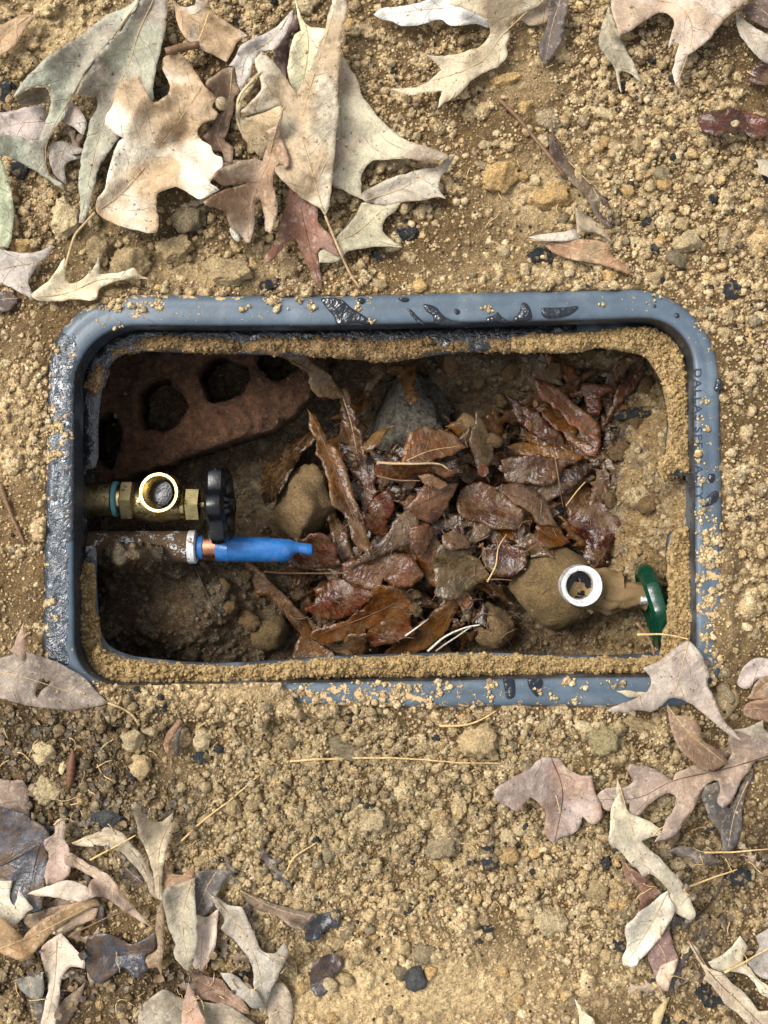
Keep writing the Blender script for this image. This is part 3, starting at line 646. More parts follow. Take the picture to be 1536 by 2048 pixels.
L('brown folded leaf between the grey leaf and the mauve leaf', 'G', [(995, 500), (1050, 560), (1110, 565), (1170, 620), (1190, 690), (1260, 740), (1330, 820), (1280, 840), (1220, 865), (1150, 820), (1080, 760), (1040, 690), (1010, 600)], [(1000, 510), (1120, 660), (1320, 825)], c=(150, 116, 84), c2=(122, 92, 66), z=.017, curl=.2)
L('cream leaf point under the grey leaf on the lower rim', 'G', [(725, 432), (800, 432), (900, 440), (860, 465), (800, 466)], c=(186, 168, 134), z=.014)
L('large grey pointed oak leaf lying over the lower right box corner', 'G', [(1110, 165), (1160, 210), (1200, 280), (1220, 340), (1210, 390), (1250, 470), (1290, 570), (1350, 640), (1395, 700), (1330, 670), (1270, 620), (1200, 560), (1120, 500), (1060, 470), (1000, 480), (930, 540), (870, 535), (760, 545), (665, 540), (740, 505), (830, 470), (890, 430), (915, 390), (905, 350), (870, 310), (950, 270), (1020, 220), (1060, 190)], [(1110, 168), (1070, 330), (1040, 430), (1000, 475)], c=(148, 130, 116), c2=(170, 154, 138), z=.022, curl=.15, wave=.006, rib='rib_pale')
L('cream grey two lobed leaf with a dark blotch at lower right', 'X', [(1236, 1557), (1244, 1590), (1252, 1617), (1264, 1630), (1286, 1636), (1320, 1659), (1324, 1670), (1300, 1675), (1284, 1680), (1299, 1700), (1321, 1717), (1341, 1739), (1358, 1756), (1370, 1776), (1384, 1805), (1392, 1830), (1384, 1841), (1370, 1836), (1350, 1824), (1341, 1799), (1336, 1779), (1316, 1759), (1300, 1748), (1287, 1752), (1270, 1736), (1253, 1717), (1236, 1700), (1219, 1688), (1219, 1663), (1222, 1621), (1230, 1595)], [(1236, 1560), (1262, 1650), (1290, 1740)], c=(186, 174, 142), c2=(162, 150, 128), z=.018, curl=.15)
L('dark reddish leaf showing between the cream and white leaves', 'H', [(500, 260), (560, 330), (640, 380), (720, 440), (790, 520), (740, 550), (660, 630), (620, 660), (625, 480), (540, 420), (520, 330)], c=(122, 84, 64), z=.010, curl=.2)
L('mauve diamond shaped leaf under the white leaf', 'H', [(690, 950), (760, 860), (820, 780), (860, 840), (880, 920), (905, 980), (870, 1080), (830, 1200), (800, 1200), (750, 1140), (720, 1060)], [(760, 870), (810, 960), (800, 1190)], c=(152, 118, 108), z=.010, curl=.15)
L('pale folded tip of the mauve diamond leaf', 'H', [(780, 1030), (840, 1005), (905, 978), (870, 1090), (828, 1205), (785, 1190), (752, 1135)], c=(186, 160, 134), z=.015, curl=.2)
L('white weathered leaf lying across the mauve diamond leaf', 'H', [(830, 495), (850, 560), (880, 620), (860, 690), (820, 760), (760, 850), (690, 930), (630, 990), (590, 1040), (510, 1020), (510, 960), (545, 880), (525, 790), (535, 740), (580, 710), (620, 650), (700, 600), (760, 550)], [(830, 500), (720, 720), (540, 1010)], c=(192, 182, 160), z=.018, curl=.2)
L('grey leaf behind the white forked leaf at the right edge', 'H', [(1390, 1000), (1480, 900), (1450, 820), (1570, 740), (1570, 1120), (1480, 1110)], c=(156, 146, 134), z=.010)
L('white forked leaf at the lower right edge', 'H', [(1115, 1000), (1200, 960), (1290, 880), (1340, 815), (1395, 900), (1360, 980), (1410, 1050), (1480, 1130), (1570, 1200), (1570, 1270), (1480, 1220), (1440, 1150), (1380, 1090), (1300, 1070), (1220, 1070), (1150, 1050)], c=(204, 192, 160), z=.015, curl=.15)
L('long grey tan leaf with narrow stem end in the bottom right corner', 'H', [(965, 820), (1000, 870), (1040, 910), (1060, 960), (1110, 1030), (1150, 1050), (1220, 1080), (1290, 1150), (1360, 1210), (1420, 1280), (1470, 1350), (1570, 1330), (1570, 1470), (1430, 1470), (1330, 1370), (1250, 1310), (1180, 1220), (1130, 1160), (1080, 1120), (1100, 1090), (1070, 1030), (1020, 950), (980, 880)], [(970, 830), (1130, 1080), (1350, 1300), (1500, 1450)], c=(172, 150, 122), c2=(184, 166, 136), z=.018, curl=.2, rib='rib_dark')
L('cream pointed leaf tip at the bottom edge', 'H', [(175, 1260), (220, 1310), (260, 1370), (295, 1390), (330, 1470), (205, 1470), (195, 1340)], c=(204, 188, 150), z=.012, curl=.2)
L('small curled tan leaf scrap at the bottom edge', 'H', [(735, 1350), (780, 1300), (830, 1250), (845, 1240), (820, 1320), (790, 1400), (770, 1470), (720, 1470)], c=(184, 158, 104), z=.008, curl=.3)

# wet leaves in the pit (bottom first)
PV = []
def Q(label, k, o, mid=None, c=WB, c2=None, **kw): PV.append(dict(label=label, o=zk(k, o), mid=None if mid is None else zk(k, mid), c=c, c2=c2 or c, **kw))
Q('grey flat leaf under the orange leaf in the upper right pit', 'p3', [(180, 610), (220, 540), (260, 460), (300, 500), (340, 560), (375, 625), (280, 640)], c=(112, 92, 72))
Q('gold brown leaf folded at the upper right of the pit', 'p3', [(690, 700), (660, 640), (700, 560), (760, 500), (820, 470), (870, 480), (820, 530), (760, 580), (720, 640)], c=(110, 74, 36))
Q('orange brown leaf at the top of the right pit cluster', 'p3', [(290, 450), (380, 490), (450, 550), (475, 595), (400, 605), (340, 560), (310, 510)], c=(140, 78, 36))
Q('reddish forked leaf in the middle of the right pit cluster', 'p3', [(430, 690), (500, 680), (520, 645), (600, 640), (660, 650), (685, 700), (620, 720), (610, 800), (560, 830), (540, 790), (530, 720), (440, 715)], c=(118, 66, 44))
Q('flat brown leaf in the centre right of the pit', 'p3', [(270, 790), (350, 790), (420, 840), (470, 900), (440, 930), (360, 910), (290, 850)], c=(116, 72, 38))
Q('long narrow mauve leaf pointing to the upper right pit corner', 'p3', [(870, 520), (885, 560), (860, 620), (800, 690), (740, 770), (680, 860), (640, 880), (690, 780), (720, 700), (760, 640), (820, 570)], [(878, 530), (760, 690), (650, 870)], c=(124, 84, 70), curl=.3)
Q('chestnut leaf with curled pink tip in the right pit cluster', 'p3', [(245, 640), (300, 650), (380, 690), (440, 740), (500, 800), (545, 820), (585, 880), (590, 1050), (560, 970), (520, 930), (460, 890), (400, 830), (340, 780), (280, 720)], [(250, 645), (400, 770), (580, 960)], c=(120, 68, 46), c2=(136, 92, 72), curl=.3)
Q('short brown leaf below the chestnut leaf in the pit', 'p3', [(395, 940), (450, 960), (530, 1000), (590, 1050), (560, 1075), (480, 1030), (420, 985)], c=(108, 62, 40))
Q('long soil coated leaf below the right pit cluster', 'p3', [(60, 1020), (180, 1010), (300, 1030), (420, 1050), (480, 1080), (440, 1110), (300, 1100), (160, 1080)], c=(118, 80, 40))
Q('brown hook shaped leaf lying on the charcoal block', 'p2', [(630, 570), (760, 555), (850, 545), (930, 560), (930, 640), (950, 710), (900, 750), (870, 680), (850, 620), (780, 590), (740, 620), (690, 690), (650, 810), (590, 820), (600, 740), (650, 660), (720, 590)], c=(104, 72, 42), z=.012)
Q('broad orange brown leaf with pale veins in the middle of the pit', 'p2', [(950, 940), (1050, 930), (1150, 950), (1240, 1020), (1180, 1050), (1090, 1090), (1000, 1120), (900, 1110), (910, 1030)], [(900, 1110), (1040, 1050), (1230, 1020)], c=(116, 72, 34), rib='rib_pale', z=.012)
Q('brown leaf under the straight stick in the pit', 'p2', [(740, 1140), (870, 1130), (1000, 1125), (1170, 1160), (1150, 1210), (1000, 1180), (870, 1220), (740, 1200)], c=(104, 62, 32))
Q('pale wet leaf draped over the brick edge', 'p2', [(100, 455), (240, 460), (320, 520), (400, 580), (460, 640), (492, 690), (400, 705), (330, 690), (290, 600), (200, 520)], [(110, 458), (330, 570), (485, 688)], c=(128, 104, 78), z=.03, curl=.3)
Q('narrow dark leaf strip standing right of the draped leaf', 'p2', [(480, 700), (540, 680), (570, 800), (620, 950), (645, 1085), (590, 1095), (550, 980), (510, 850)], [(500, 690), (560, 880), (600, 1090)], c=(88, 60, 42), z=.012, rib='rib_pale')
Q('small curled tan leaf tip beside the charcoal block', 'p2', [(640, 1020), (690, 950), (760, 910), (825, 892), (770, 950), (720, 1010), (670, 1040)], c=(136, 104, 68), z=.014, curl=.4)
Q('dark leaf in the shadow left of the rock', 'X', [(530, 945), (565, 905), (612, 872), (628, 884), (590, 925), (558, 985), (538, 1005)], c=(70, 52, 38))
Q('brown mottled leaf mat in the centre of the pit', 'p7', [(-60, 230), (100, 240), (200, 330), (230, 420), (120, 460), (0, 420), (-90, 380), (-120, 300)], c=(96, 62, 40))
Q('dark brown leaf above the centre of the pit', 'p7', [(150, 60), (300, 40), (430, 60), (560, 60), (480, 110), (420, 200), (300, 200), (180, 170)], c=(88, 54, 32))
Q('amber leaf below the grey wet leaf in the pit', 'p7', [(330, 470), (440, 450), (510, 540), (430, 570), (360, 560)], c=(112, 68, 34))
Q('dark red brown leaf left of the round stone', 'p7', [(30, 590), (150, 570), (270, 610), (250, 680), (200, 740), (90, 720), (40, 660)], c=(86, 42, 26))
Q('grey brown leaf piece by the lower straw in the pit', 'p6', [(1080, 700), (1150, 610), (1250, 640), (1330, 690), (1370, 780), (1280, 840), (1200, 900), (1110, 880), (1090, 800)], c=(104, 88, 62))
Q('brown forked leaf running down at the left of the lower pit', 'p6', [(-60, 720), (0, 760), (60, 820), (150, 900), (220, 970), (280, 1060), (320, 1130), (400, 1190), (460, 1270), (190, 1240), (220, 1130), (200, 1060), (130, 970), (60, 920), (-20, 870)], [(-40, 740), (120, 890), (270, 1080), (330, 1240)], c=(132, 92, 56), c2=(112, 76, 44), curl=.3)
Q('maroon leaf with a large wet highlight left of centre', 'p6', [(350, 860), (480, 810), (600, 830), (665, 890), (610, 950), (550, 1000), (440, 1030), (350, 1000), (280, 960), (360, 930)], c=(92, 44, 26), curl=-.3)
Q('gold brown rumpled leaf near the bottom ledge of the pit', 'p6', [(360, 1130), (420, 1080), (540, 1060), (600, 1000), (640, 960), (680, 870), (760, 860), (850, 900), (890, 970), (890, 1040), (905, 1130), (820, 1170), (690, 1180), (560, 1150), (440, 1170)], [(370, 1130), (640, 1030), (880, 920)], c=(126, 78, 38), c2=(100, 56, 30), curl=.15, wave=.006)
Q('torn brown leaf scrap on the bottom ledge side of the pit', 'p6', [(520, 1170), (600, 1130), (650, 1150), (640, 1230), (600, 1280), (550, 1240)], c=(104, 74, 50))
Q('narrow wet leaf right of the rock, lower strip', 'p6', [(430, 420), (470, 400), (510, 480), (540, 600), (580, 660), (540, 700), (490, 690), (460, 610), (430, 500)], c=(96, 66, 44), curl=.3)
Q('long brown wet leaf strip standing right of the rock', 'p6', [(310, -200), (360, -140), (400, -60), (440, 0), (490, 40), (520, 120), (560, 250), (600, 400), (640, 530), (665, 600), (610, 570), (560, 500), (500, 360), (455, 320), (430, 180), (385, 80), (350, -20), (320, -120)], [(330, -190), (440, 60), (540, 330), (655, 595)], c=(116, 78, 42), z=.02, curl=.3, rib='rib_dark')
Q('rusty leaf at the end of the blue pipe', 'p6', [(270, 560), (350, 530), (410, 560), (450, 640), (470, 700), (380, 720), (250, 730), (180, 720), (190, 660), (240, 630)], c=(94, 52, 32))
Q('small glossy red brown leaf right of the long strip', 'p6', [(690, 400), (710, 300), (790, 260), (820, 330), (800, 400), (740, 430)], c=(98, 46, 28), curl=-.3)
Q('red brown bent leaf lobe below the small glossy leaf', 'p6', [(620, 390), (700, 430), (780, 440), (770, 530), (720, 530), (660, 480)], c=(96, 56, 38), curl=.2)
Q('dark brown leaf with a notch in the middle of the pile', 'p6', [(540, 710), (640, 670), (760, 620), (850, 640), (920, 690), (960, 770), (900, 830), (820, 830), (760, 770), (720, 830), (640, 840), (560, 800)], [(545, 715), (750, 690), (950, 770)], c=(104, 62, 36), curl=-.2)
Q('grey wet leaf with a strong midrib in the pit centre', 'p6', [(560, 700), (640, 640), (760, 540), (830, 450), (900, 390), (942, 365), (945, 560), (860, 590), (760, 640), (640, 680)], [(540, 715), (700, 630), (930, 545)], c=(98, 74, 58), rib='rib_dark', curl=.1)
Q('brown square leaf piece right of the grey wet leaf', 'p6', [(930, 480), (1070, 490), (1050, 570), (1000, 640), (930, 600)], c=(108, 66, 40), curl=-.2)
Q('glossy ridged leaf catching the light in the pit centre', 'p6', [(900, 360), (960, 300), (1010, 230), (1100, 200), (1190, 230), (1140, 330), (1070, 440), (1000, 430), (950, 380)], [(905, 362), (1040, 300), (1185, 232)], c=(96, 58, 42), c2=(120, 84, 68), curl=-.25)
Q('pink curled leaf lip above the glossy ridged leaf', 'p6', [(985, 165), (1060, 165), (1145, 205), (1120, 225), (1040, 218), (1000, 195)], c=(150, 112, 92), curl=.5)
Q('small round grey brown leaf in the pit right of centre', 'p6', [(1130, 560), (1150, 510), (1190, 478), (1250, 530), (1262, 585), (1190, 612)], c=(104, 76, 60))
Q('grey glossy leaf with wet sheen right of the pit centre', 'p7', [(110, 240), (230, 215), (330, 255), (400, 350), (432, 435), (330, 425), (270, 345), (180, 285)], [(115, 240), (300, 320), (430, 432)], c=(108, 84, 74), curl=-.2)
Q('dark red rolled leaf with the brightest wet shine', 'p7', [(530, 420), (620, 365), (720, 335), (810, 380), (822, 490), (762, 545), (742, 620), (680, 672), (622, 635), (620, 530), (560, 470)], [(540, 425), (680, 470), (680, 660)], c=(72, 30, 20), curl=-.35)

# loose small leaves that fill the matted pile in the pit
def filler_outline(cx, cy, ln, wd, ang, seed):
    """a small oak leaf with pointed lobes, a lance leaf, or a torn half"""
    rg = np.random.default_rng(seed)
    kind = rg.choice(3, p=[.6, .25, .15])
    if kind == 1:
        side = [(-.7, .35), (-.3, .62), (.1, .66), (.5, .45), (.8, .18)]; wd = wd * .8
    else:
        side = [(-.78, .16), (-.66, .24), (-.46, .66), (-.5, .30), (-.30, .28), (-.02, .98), (-.08, .40), (.10, .30), (.42, .82), (.36, .34), (.52, .22), (.76, .44), (.74, .16)]
    up = [(t + rg.normal(0, .03), w * rg.uniform(.8, 1.2)) for t, w in side]
    dn = [(t + rg.normal(0, .03), -w * rg.uniform(.8, 1.2)) for t, w in side]
    pts = [(-1, 0)] + up + [(1, 0)] + dn[::-1]
    if kind == 2: pts = [(t if t < .3 else .3 + rg.uniform(-.06, .06), w) for t, w in pts]
    bow = rg.uniform(-.25, .25)
    c, s_ = math.cos(ang), math.sin(ang)
    return [(cx + t * ln * c - (w * wd + bow * wd * t * t) * s_, cy + t * ln * s_ + (w * wd + bow * wd * t * t) * c) for t, w in pts]
FILL = []
_pile = [(620, 850), (700, 780), (760, 900), (930, 850), (1040, 830), (1120, 740), (1280, 730), (1250, 880), (1230, 960), (1190, 1100), (1030, 1110), (1000, 1200), (930, 1300), (620, 1310), (560, 1190), (640, 1100), (690, 1020)]
_k = 0
while len(FILL) < 120:
    _k += 1
    x, y = RNG.uniform(600, 1230), RNG.uniform(790, 1290)
    if not inside(np.array([x]), np.array([y]), _pile)[0]: continue
    if (x - 606) ** 2 + (y - 1006) ** 2 < 110 ** 2 or (x - 1102) ** 2 + (y - 1178) ** 2 < 120 ** 2: continue
    _o = np.array(filler_outline(x, y, RNG.uniform(60, 120), RNG.uniform(34, 60), RNG.uniform(0, 6.28), _k))
    if inside(_o[:, 0], _o[:, 1], _pile).mean() < .66 or _o[:, 0].max() > 1265: continue
    c = [(118, 76, 36), (76, 48, 28), (52, 32, 20), (98, 80, 64), (138, 92, 44), (84, 46, 28), (64, 44, 28)][_k % 7]
    FILL.append(dict(label='wet brown leaf matted into the pile of litter in the pit', o=_o, mid=None, c=c, c2=c, z=.002, wave=.004, group='wet leaves matted in the pit', curl=RNG.uniform(-.15, .15)))

# ------------------------------------------------------------------ height maps
def ico(sub):
    import bmesh
    bm = bmesh.new(); bmesh.ops.create_icosphere(bm, subdivisions=sub, radius=1.0)
    bm.verts.ensure_lookup_table()
    v = np.array([p.co[:] for p in bm.verts]); f = np.array([[q.index for q in fc.verts] for fc in bm.faces]); bm.free()
    return v, f
ICO = {1: ico(1), 2: ico(2), 3: ico(3), 4: ico(4)}

class Grid:
    def __init__(self, x0, y0, x1, y1, step):
        self.x0, self.y0, self.s = x0, y0, step
        self.xs = np.arange(x0, x1 + .1, step); self.ys = np.arange(y0, y1 + .1, step)
        self.X, self.Y = np.meshgrid(self.xs, self.ys)
        self.shape = self.X.shape
    def sample(self, A, px, py):
        u = np.clip((np.asarray(px, float) - self.x0) / self.s, 0, self.shape[1] - 1.001)
        v = np.clip((np.asarray(py, float) - self.y0) / self.s, 0, self.shape[0] - 1.001)
        i = u.astype(int); j = v.astype(int); a = u - i; b = v - j
        return (A[j, i] * (1 - a) + A[j, i + 1] * a) * (1 - b) + (A[j + 1, i] * (1 - a) + A[j + 1, i + 1] * a) * b

def splat(g, Z, C, xs, ys, rs, cols, base, flat=0.55, seedoff=0):
    """raise rounded, uneven crumbs out of a height map, each with its own colour"""
    H, Wd = Z.shape
    rg = np.random.default_rng(5 + seedoff)
    ph = rg.uniform(0, 6.28, (len(xs), 3)); an = rg.uniform(0.65, 1.0, len(xs)); ro = rg.uniform(0, 3.14, len(xs))
    bz = g.sample(base, xs, ys)
    for n in range(len(xs)):
        r = rs[n]; i0 = int((xs[n] - r - g.x0) / g.s); i1 = int((xs[n] + r - g.x0) / g.s) + 2
        j0 = int((ys[n] - r - g.y0) / g.s); j1 = int((ys[n] + r - g.y0) / g.s) + 2
        if i0 < 0 or j0 < 0 or i1 > Wd or j1 > H: continue
        dx = g.X[j0:j1, i0:i1] - xs[n]; dy = g.Y[j0:j1, i0:i1] - ys[n]
        c, s = math.cos(ro[n]), math.sin(ro[n])
        a = (dx * c + dy * s) / r; b = (-dx * s + dy * c) / (r * an[n])
        th = np.arctan2(b, a)
        q = (a * a + b * b) * (1 + .22 * np.sin(2 * th + ph[n, 0]) + .16 * np.sin(3 * th + ph[n, 1]) + .12 * np.sin(5 * th + ph[n, 2]))
        h = np.sqrt(np.clip(1 - q, 0, 1)) ** 0.75
        z = bz[n] + r * S * (flat * h - 0.12)
        zz = Z[j0:j1, i0:i1]
        m = (q < 1) & (z > zz)
        zz[m] = z[m]
        C[j0:j1, i0:i1][m] = cols[n]

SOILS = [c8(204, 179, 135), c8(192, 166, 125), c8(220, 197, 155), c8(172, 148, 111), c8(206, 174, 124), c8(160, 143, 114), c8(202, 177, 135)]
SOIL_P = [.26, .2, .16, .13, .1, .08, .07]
def soil_cols(n, rg): 
    c = np.array(SOILS)[rg.choice(len(SOILS), n, p=SOIL_P)]
    return c * rg.uniform(.8, 1.15, (n, 1))

def soil_tint(x, y):
    e = lambda cx, cy, sx, sy: np.exp(-((x - cx) / sx) ** 2 - ((y - cy) / sy) ** 2)
    k = np.clip(e(750, 1610, 620, 210) + .5 * e(1400, 1800, 200, 250) + .35 * e(300, 300, 330, 200) + .4 * fbm(x, y, 180, 3, 34), 0, 1)[..., None]
    return (1 - k) * np.array([.97, .965, .97]) + k * np.array([.70, .71, .71])
GG = Grid(-220, -220, 1760, 2270, 2.8)
CG = Grid(-250, -250, 1792, 2302, 6.0)       # coarse map: what a leaf or twig would rest on
dO = poly_dist(CG.X, CG.Y, resample(OUT, 12))[0] * np.where(inside(CG.X, CG.Y, OUT), -1, 1)
dI = poly_dist(CG.X, CG.Y, resample(INN, 12))[0] * np.where(inside(CG.X, CG.Y, INN), -1, 1)
gdO, gdI = CG.sample(dO, GG.X, GG.Y), CG.sample(dI, GG.X, GG.Y)
sst = lambda v, a, b: (lambda t: t * t * (3 - 2 * t))(np.clip((v - a) / (b - a), 0, 1))

leafmask = np.zeros(GG.shape)
for d in LV:
    if d.get('buried'): continue
    o = d['o']; x0, y0 = o.min(0); x1, y1 = o.max(0)
    i0, i1 = [int(np.clip((v - GG.x0) / GG.s, 0, GG.shape[1])) for v in (x0, x1)]
    j0, j1 = [int(np.clip((v - GG.y0) / GG.s, 0, GG.shape[0])) for v in (y0, y1)]
    if i1 > i0 and j1 > j0:
        leafmask[j0:j1, i0:i1] = np.maximum(leafmask[j0:j1, i0:i1], inside(GG.X[j0:j1, i0:i1], GG.Y[j0:j1, i0:i1], o))
def blur(A, n):
    for _ in range(n):
        A = (A + np.roll(A, 1, 0) + np.roll(A, -1, 0)) / 3; A = (A + np.roll(A, 1, 1) + np.roll(A, -1, 1)) / 3
    return A
lm_soft = blur(leafmask, 3)

base = .0045 * fbm(GG.X, GG.Y, 420, 2, 1) + .0040 * fbm(GG.X, GG.Y, 120, 3, 2) + .0016 * fbm(GG.X, GG.Y, 30, 3, 3)
near = sst(gdO, 90, 5)
base = base * (1 - .6 * near) + near * (.0035 + .0030 * fbm(GG.X, GG.Y, 70, 2, 4))
# soil heaped over the rim at the lower left and beside the lower right corner
def blob(x, y, sx, sy): return np.exp(-((GG.X - x) / sx) ** 2 - ((GG.Y - y) / sy) ** 2)
cover = np.clip(1.2 * blob(320, 1398, 180, 56) + 1.1 * blob(510, 1400, 80, 40) + .9 * blob(215, 1415, 60, 30) + .8 * blob(1452, 1260, 32, 100) + .6 * blob(1462, 1120, 26, 40) + .55 * blob(640, 1424, 60, 22)
                + .45 * blob(560, 588, 60, 12) + .5 * blob(230, 590, 50, 18) + .5 * blob(100, 860, 14, 40) + .45 * blob(1460, 860, 12, 120), 0, 1)
cover = sst(cover + .22 * fbm(GG.X, GG.Y, 45, 3, 6), .18, .75)
in_rim = (gdO < 2) & (gdI > -4)
lift = RIM_Z + .0035 * sst(gdI, 0, 26) + .002 * fbm(GG.X, GG.Y, 40, 2, 8)
base = np.where(gdO < 40, base * (1 - cover) + np.maximum(base, lift) * cover, base)
base = np.where(in_rim & (cover < .35), base - .014 * sst(-gdO, 0, 16), base)
Z = base.copy()
hum = np.clip(1.6 * blob(100, 1530, 180, 120) + .9 * blob(60, 1970, 330, 90) + .8 * blob(420, 1960, 170, 90) + .5 * blob(1430, 1850, 170, 200) + .6 * blob(1500, 1650, 120, 90)
              + .5 * blob(250, 300, 200, 160) + .6 * blob(560, 330, 130, 180) + .5 * blob(1460, 60, 120, 90) + .35 * blob(250, 1620, 160, 70), 0, 1)
hum = np.clip(hum + .5 * fbm(GG.X, GG.Y, 60, 3, 12) * (hum > .06), 0, 1)
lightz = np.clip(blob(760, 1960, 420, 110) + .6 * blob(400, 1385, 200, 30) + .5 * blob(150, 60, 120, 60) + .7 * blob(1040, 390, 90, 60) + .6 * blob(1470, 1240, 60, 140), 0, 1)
tintn = fbm(GG.X, GG.Y, 260, 3, 20)[..., None]
C = np.array(c8(112, 90, 60)) * (1 + .2 * tintn) * np.ones(GG.shape + (3,))  # base darker than the crumbs, painting shade into the gaps between them
rg = np.random.default_rng(3)
def scatter(n, rlo, rhi, power, dens=None):
    xs = rg.uniform(-200, 1740, n); ys = rg.uniform(-200, 2250, n)
    rs = rlo * (rhi / rlo) ** (rg.random(n) ** power)
    if dens is not None:
        k = rg.random(n) < dens(xs, ys); xs, ys, rs = xs[k], ys[k], rs[k]
    return xs, ys, rs
def powder(x, y):
    """0..1: where the soil is packed or dusty and few crumbs lie"""
    e = lambda cx, cy, sx, sy: np.exp(-((x - cx) / sx) ** 2 - ((y - cy) / sy) ** 2)
    p = e(800, 1990, 330, 90) + .9 * e(430, 1390, 170, 30) + .8 * e(150, 60, 130, 70) + .9 * e(1060, 385, 110, 60) + .7 * e(1010, 160, 120, 60) + .8 * e(430, 545, 140, 40) + .6 * e(1470, 1240, 60, 150) + .5 * e(20, 800, 60, 200)
    return np.clip(p + .55 * fbm(x, y, 230, 2, 33), 0, 1)
crumbly = lambda x, y: np.clip(.42 + .9 * np.exp(-((x - 800) / 480) ** 2 - ((y - 1620) / 200) ** 2) + .6 * np.exp(-((x - 1300) / 260) ** 2 - ((y - 520) / 110) ** 2) + .8 * fbm(x, y, 170, 3, 30), .05, 1) * (1 - .85 * powder(x, y))
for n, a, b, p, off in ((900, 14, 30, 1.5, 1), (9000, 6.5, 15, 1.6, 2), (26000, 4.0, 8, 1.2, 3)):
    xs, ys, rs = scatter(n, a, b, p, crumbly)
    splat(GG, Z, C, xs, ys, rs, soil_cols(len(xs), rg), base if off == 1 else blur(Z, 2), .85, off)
pw = powder(GG.X, GG.Y)
C = C * (1 - .75 * pw[..., None]) + np.array(c8(210, 184, 138)) * .75 * pw[..., None]
Z = Z + (.0011 + .0010 * pw) * fbm(GG.X, GG.Y, 10, 2, 35)
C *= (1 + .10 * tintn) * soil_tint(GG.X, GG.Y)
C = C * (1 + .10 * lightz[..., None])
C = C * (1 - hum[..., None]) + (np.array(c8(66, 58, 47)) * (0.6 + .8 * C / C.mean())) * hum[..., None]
Z = Z * (1 - lm_soft) + np.minimum(Z, base - .001) * lm_soft
Z = np.where(in_rim & (cover < .35), np.minimum(Z, base + .003), Z)

# ------------------------------------------------------------------ soil sheet
keep_v = ~((gdI < -3) | (in_rim & (cover < .2) & (gdO < -22)))
ny, nx = GG.shape
idx = np.arange(ny * nx).reshape(ny, nx)
kf = keep_v[:-1, :-1] & keep_v[1:, :-1] & keep_v[:-1, 1:] & keep_v[1:, 1:]
quads = np.stack([idx[1:, :-1], idx[1:, 1:], idx[:-1, 1:], idx[:-1, :-1]], -1)[kf]
wx, wy = P(GG.X, GG.Y, Z)
V = np.stack([wx, wy, Z], -1).reshape(-1, 3)
ring_idx = np.concatenate([idx[0, :], idx[1:, -1], idx[-1, -2::-1], idx[-2:0:-1, 0]])
m_ = len(ring_idx); Cf = [C.reshape(-1, 3)]; VV = [V]; prev = ring_idx; fqs = []; n0 = len(V); bord = V[ring_idx].copy()
for sc_ in (1.004, 1.015, 1.04, 1.08, 1.14, 1.22, 1.34, 1.5, 1.75, 2.1, 2.8, 4.5, 10, 60):
    q = bord.copy(); q[:, :2] *= sc_
    a_, b_ = q[:, 0] / S, q[:, 1] / S
    q[:, 2] = .005 * fbm(a_, b_, 150, 3, 95) + .002 * fbm(a_, b_, 30, 2, 96)
    cur = n0 + np.arange(m_); n0 += m_
    fqs.append(np.stack([prev, np.roll(prev, -1), np.roll(cur, -1), cur], 1)); prev = cur
    VV.append(q); Cf.append(np.array(c8(176, 150, 110))[None] * (1 + .25 * fbm(a_, b_, 60, 3, 97))[:, None])
V = np.vstack(VV); quads = np.vstack([quads] + fqs); Cf = np.vstack(Cf)
used = np.unique(quads); mp = np.full(len(V), -1); mp[used] = np.arange(len(used))
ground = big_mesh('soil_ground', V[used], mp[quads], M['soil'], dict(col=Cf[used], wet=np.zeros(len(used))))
ground['kind'] = 'structure'

HTG = GG.sample(np.maximum.reduce([Z, np.roll(Z, 1, 0), np.roll(Z, -1, 0), np.roll(Z, 1, 1), np.roll(Z, -1, 1)]), CG.X, CG.Y)
rim_c = (dO < 0) & (dI > -2)
HTG = np.where(rim_c, np.maximum(HTG, RIM_Z + .0015), HTG)
HTG = np.where(dI <= -2, LEDGE_Z + .012, HTG)

